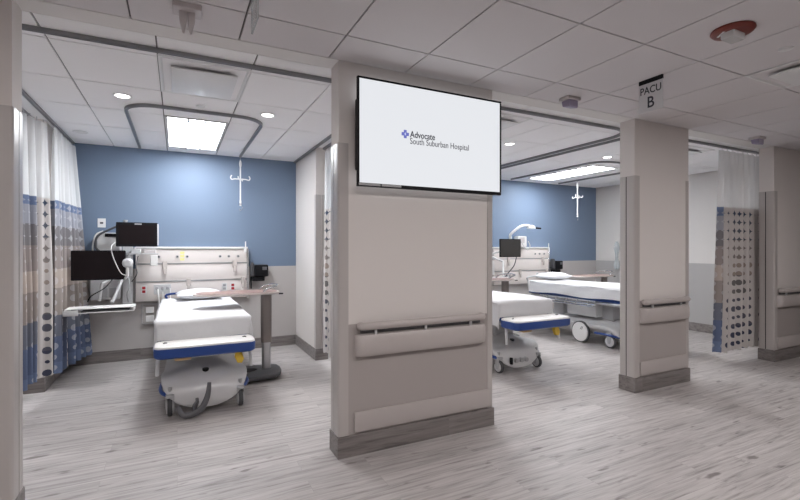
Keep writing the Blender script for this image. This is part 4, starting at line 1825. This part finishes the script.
cable([(-0.88, 6.80, 1.48), (-0.93, 6.80, 1.55), (-0.91, 6.80, 1.68), (-0.80, 6.80, 1.76), (-0.66, 6.78, 1.83)], 0.014, 'dark_grey',
      'dark cable arching up to the patient monitor')
cable([(-0.945, 6.82, 1.40), (-0.965, 6.82, 1.55), (-0.93, 6.82, 1.70), (-0.85, 6.82, 1.75)], 0.009, 'white_plastic',
      'white cable arching beside the dark one at the left monitors')
cable([(-0.70, 6.57, 1.60), (-0.71, 6.33, 1.54), (-0.69, 6.32, 1.43), (-0.64, 6.32, 1.29), (-0.60, 6.32, 1.22), (-0.55, 6.31, 1.20)], 0.005, 'white_plastic',
      'thin white lead curving down in front of the black computer monitor')
cable([(-0.70, 6.35, 1.15), (-0.78, 6.30, 1.05), (-0.90, 6.28, 0.97), (-0.94, 6.30, 0.90)], 0.006, 'black_plastic',
      'thin black lead below the computer monitor')
cable([(-0.57, 6.66, 1.20), (-0.54, 6.60, 1.05), (-0.57, 6.60, 0.95), (-0.56, 6.66, 0.84)], 0.007, 'grey_plastic',
      'grey lead dangling beside the monitor mount')
cable([(-0.45, 6.64, 1.43), (-0.47, 6.56, 1.30), (-0.46, 6.56, 1.20), (-0.52, 6.62, 1.10)], 0.006, 'dark_grey',
      'coiled dark lead between monitor and headwall')

# ================================================================== RIGHT BAY EQUIPMENT
t = monitor('computer_monitor', 'dark grey computer monitor left of the far headwall', (5.655, 6.60, 1.53), 0.50, 0.345, 0.0, mat='screen_grey', bez=0.012)
t = thing('monitor_mount', 'white mount with boxes behind the dark monitor of the right bay', 'mount', (5.46, BACK - 0.002, 0.85))
bm = new()
bx(bm, -0.05, 0.05, -0.045, 0.0, -0.10, 0.90, 0.004, 1)
obj('wall_channel', bm, 'light_grey', t)
bm = new()
bx(bm, -0.045, 0.045, -0.12, -0.0455, 0.50, 0.62, 0.01, 2)
tube(bm, [(0.0, -0.12, 0.56), (0.02, -0.30, 0.60), (0.14, -0.40, 0.66)], 0.02, 10)
obj('arm', bm, 'white_plastic', t)
bm = new()
tube(bm, [(0.0, -0.12, 0.52), (0.12, -0.34, 0.42), (0.06, -0.42, 0.15)], 0.02, 10)
bx(bm, -0.12, 0.14, -0.46, -0.20, 0.10, 0.128, 0.006, 1)
obj('tray_arm', bm, 'white_plastic', t)
bm = new()
bx(bm, -0.17, 0.03, -0.20, -0.0455, 0.15, 0.44, 0.012, 2)
obj('side_box', bm, 'white_plastic', t)
cable([(5.78, 6.58, 1.36), (5.74, 6.60, 1.20), (5.68, 6.70, 1.05), (5.66, 6.75, 0.98)], 0.009, 'dark_grey', 'black lead below the dark monitor in the right bay')

# exam light on jointed arm
t = thing('exam_light', 'white jointed exam light with black handle above the far headwall', 'exam light', (5.90, 6.90, 1.55))
bm = new()
bx(bm, 0.0, 0.10, 0.08, 0.165, 0.02, 0.12, 0.01, 2)
cyl(bm, (0.05, 0.05, 0.0), (0.05, 0.05, 0.20), 0.022, n=14)
tube(bm, [(0.05, 0.10, 0.06), (0.05, 0.05, 0.06)], 0.02, 10)
obj('bracket', bm, 'white_plastic', t)
bm = new()
tube(bm, smooth([(0.05, 0.05, 0.18), (0.02, 0.0, 0.26), (0.16, -0.1, 0.40), (0.30, -0.12, 0.43), (0.42, -0.12, 0.40)], 5), 0.026, 10)
obj('arm', bm, 'white_metal', t)
bm = new()
loft(bm, [[(0.44 + r * cos(2 * pi * k / 20), -0.12 + r * sin(2 * pi * k / 20), z) for k in range(20)] for r, z in ((0.03, 0.44), (0.07, 0.42), (0.085, 0.38), (0.08, 0.365))])
obj('lamp_head', bm, 'white_metal', t)
bm = new()
tube(bm, [(0.51, -0.13, 0.385), (0.66, -0.15, 0.375)], 0.017, 10)
obj('handle', bm, 'black_plastic', t)
t = thing('patient_monitor', 'small white device with dangling leads on the ledge of the far headwall', 'medical device', (6.10, 6.93, 1.552))
bm = new()
bx(bm, -0.01, 0.22, -0.05, 0.08, 0.0, 0.22, 0.02, 2)
obj('housing', bm, 'white_plastic', t)
bm = new()
bx(bm, 0.02, 0.15, -0.055, -0.0505, 0.08, 0.19, 0.004, 1)
obj('screen', bm, 'pod_grey', t)
bm = new()
tube(bm, smooth([(0.05, -0.06, 0.14), (0.10, -0.08, 0.02), (0.20, -0.09, -0.06), (0.25, -0.10, 0.02), (0.22, -0.08, 0.12)], 5), 0.009, 8)
obj('lead', bm, 'light_grey', t)

# pale plastic bag / gloves hanging on the side wall
bm = new()
rings = []
rnd = random.Random(4)
for k in range(9):
    z = 1.07 + 0.60 * k / 8
    w = 0.045 + 0.02 * sin(k * 1.3)
    d = 0.025 + 0.010 * sin(k * 2.1)
    rings.append([(XR - 0.045 + d * cos(2 * pi * a / 12) * (1 + 0.2 * rnd.random()), 6.50 + w * sin(2 * pi * a / 12) * (1 + 0.15 * rnd.random()), z) for a in range(12)])
loft(bm, rings)
one('plastic_bag', bm, 'acrylic', 'clear crumpled bag hanging on the beige side wall at the second pier', 'bag')
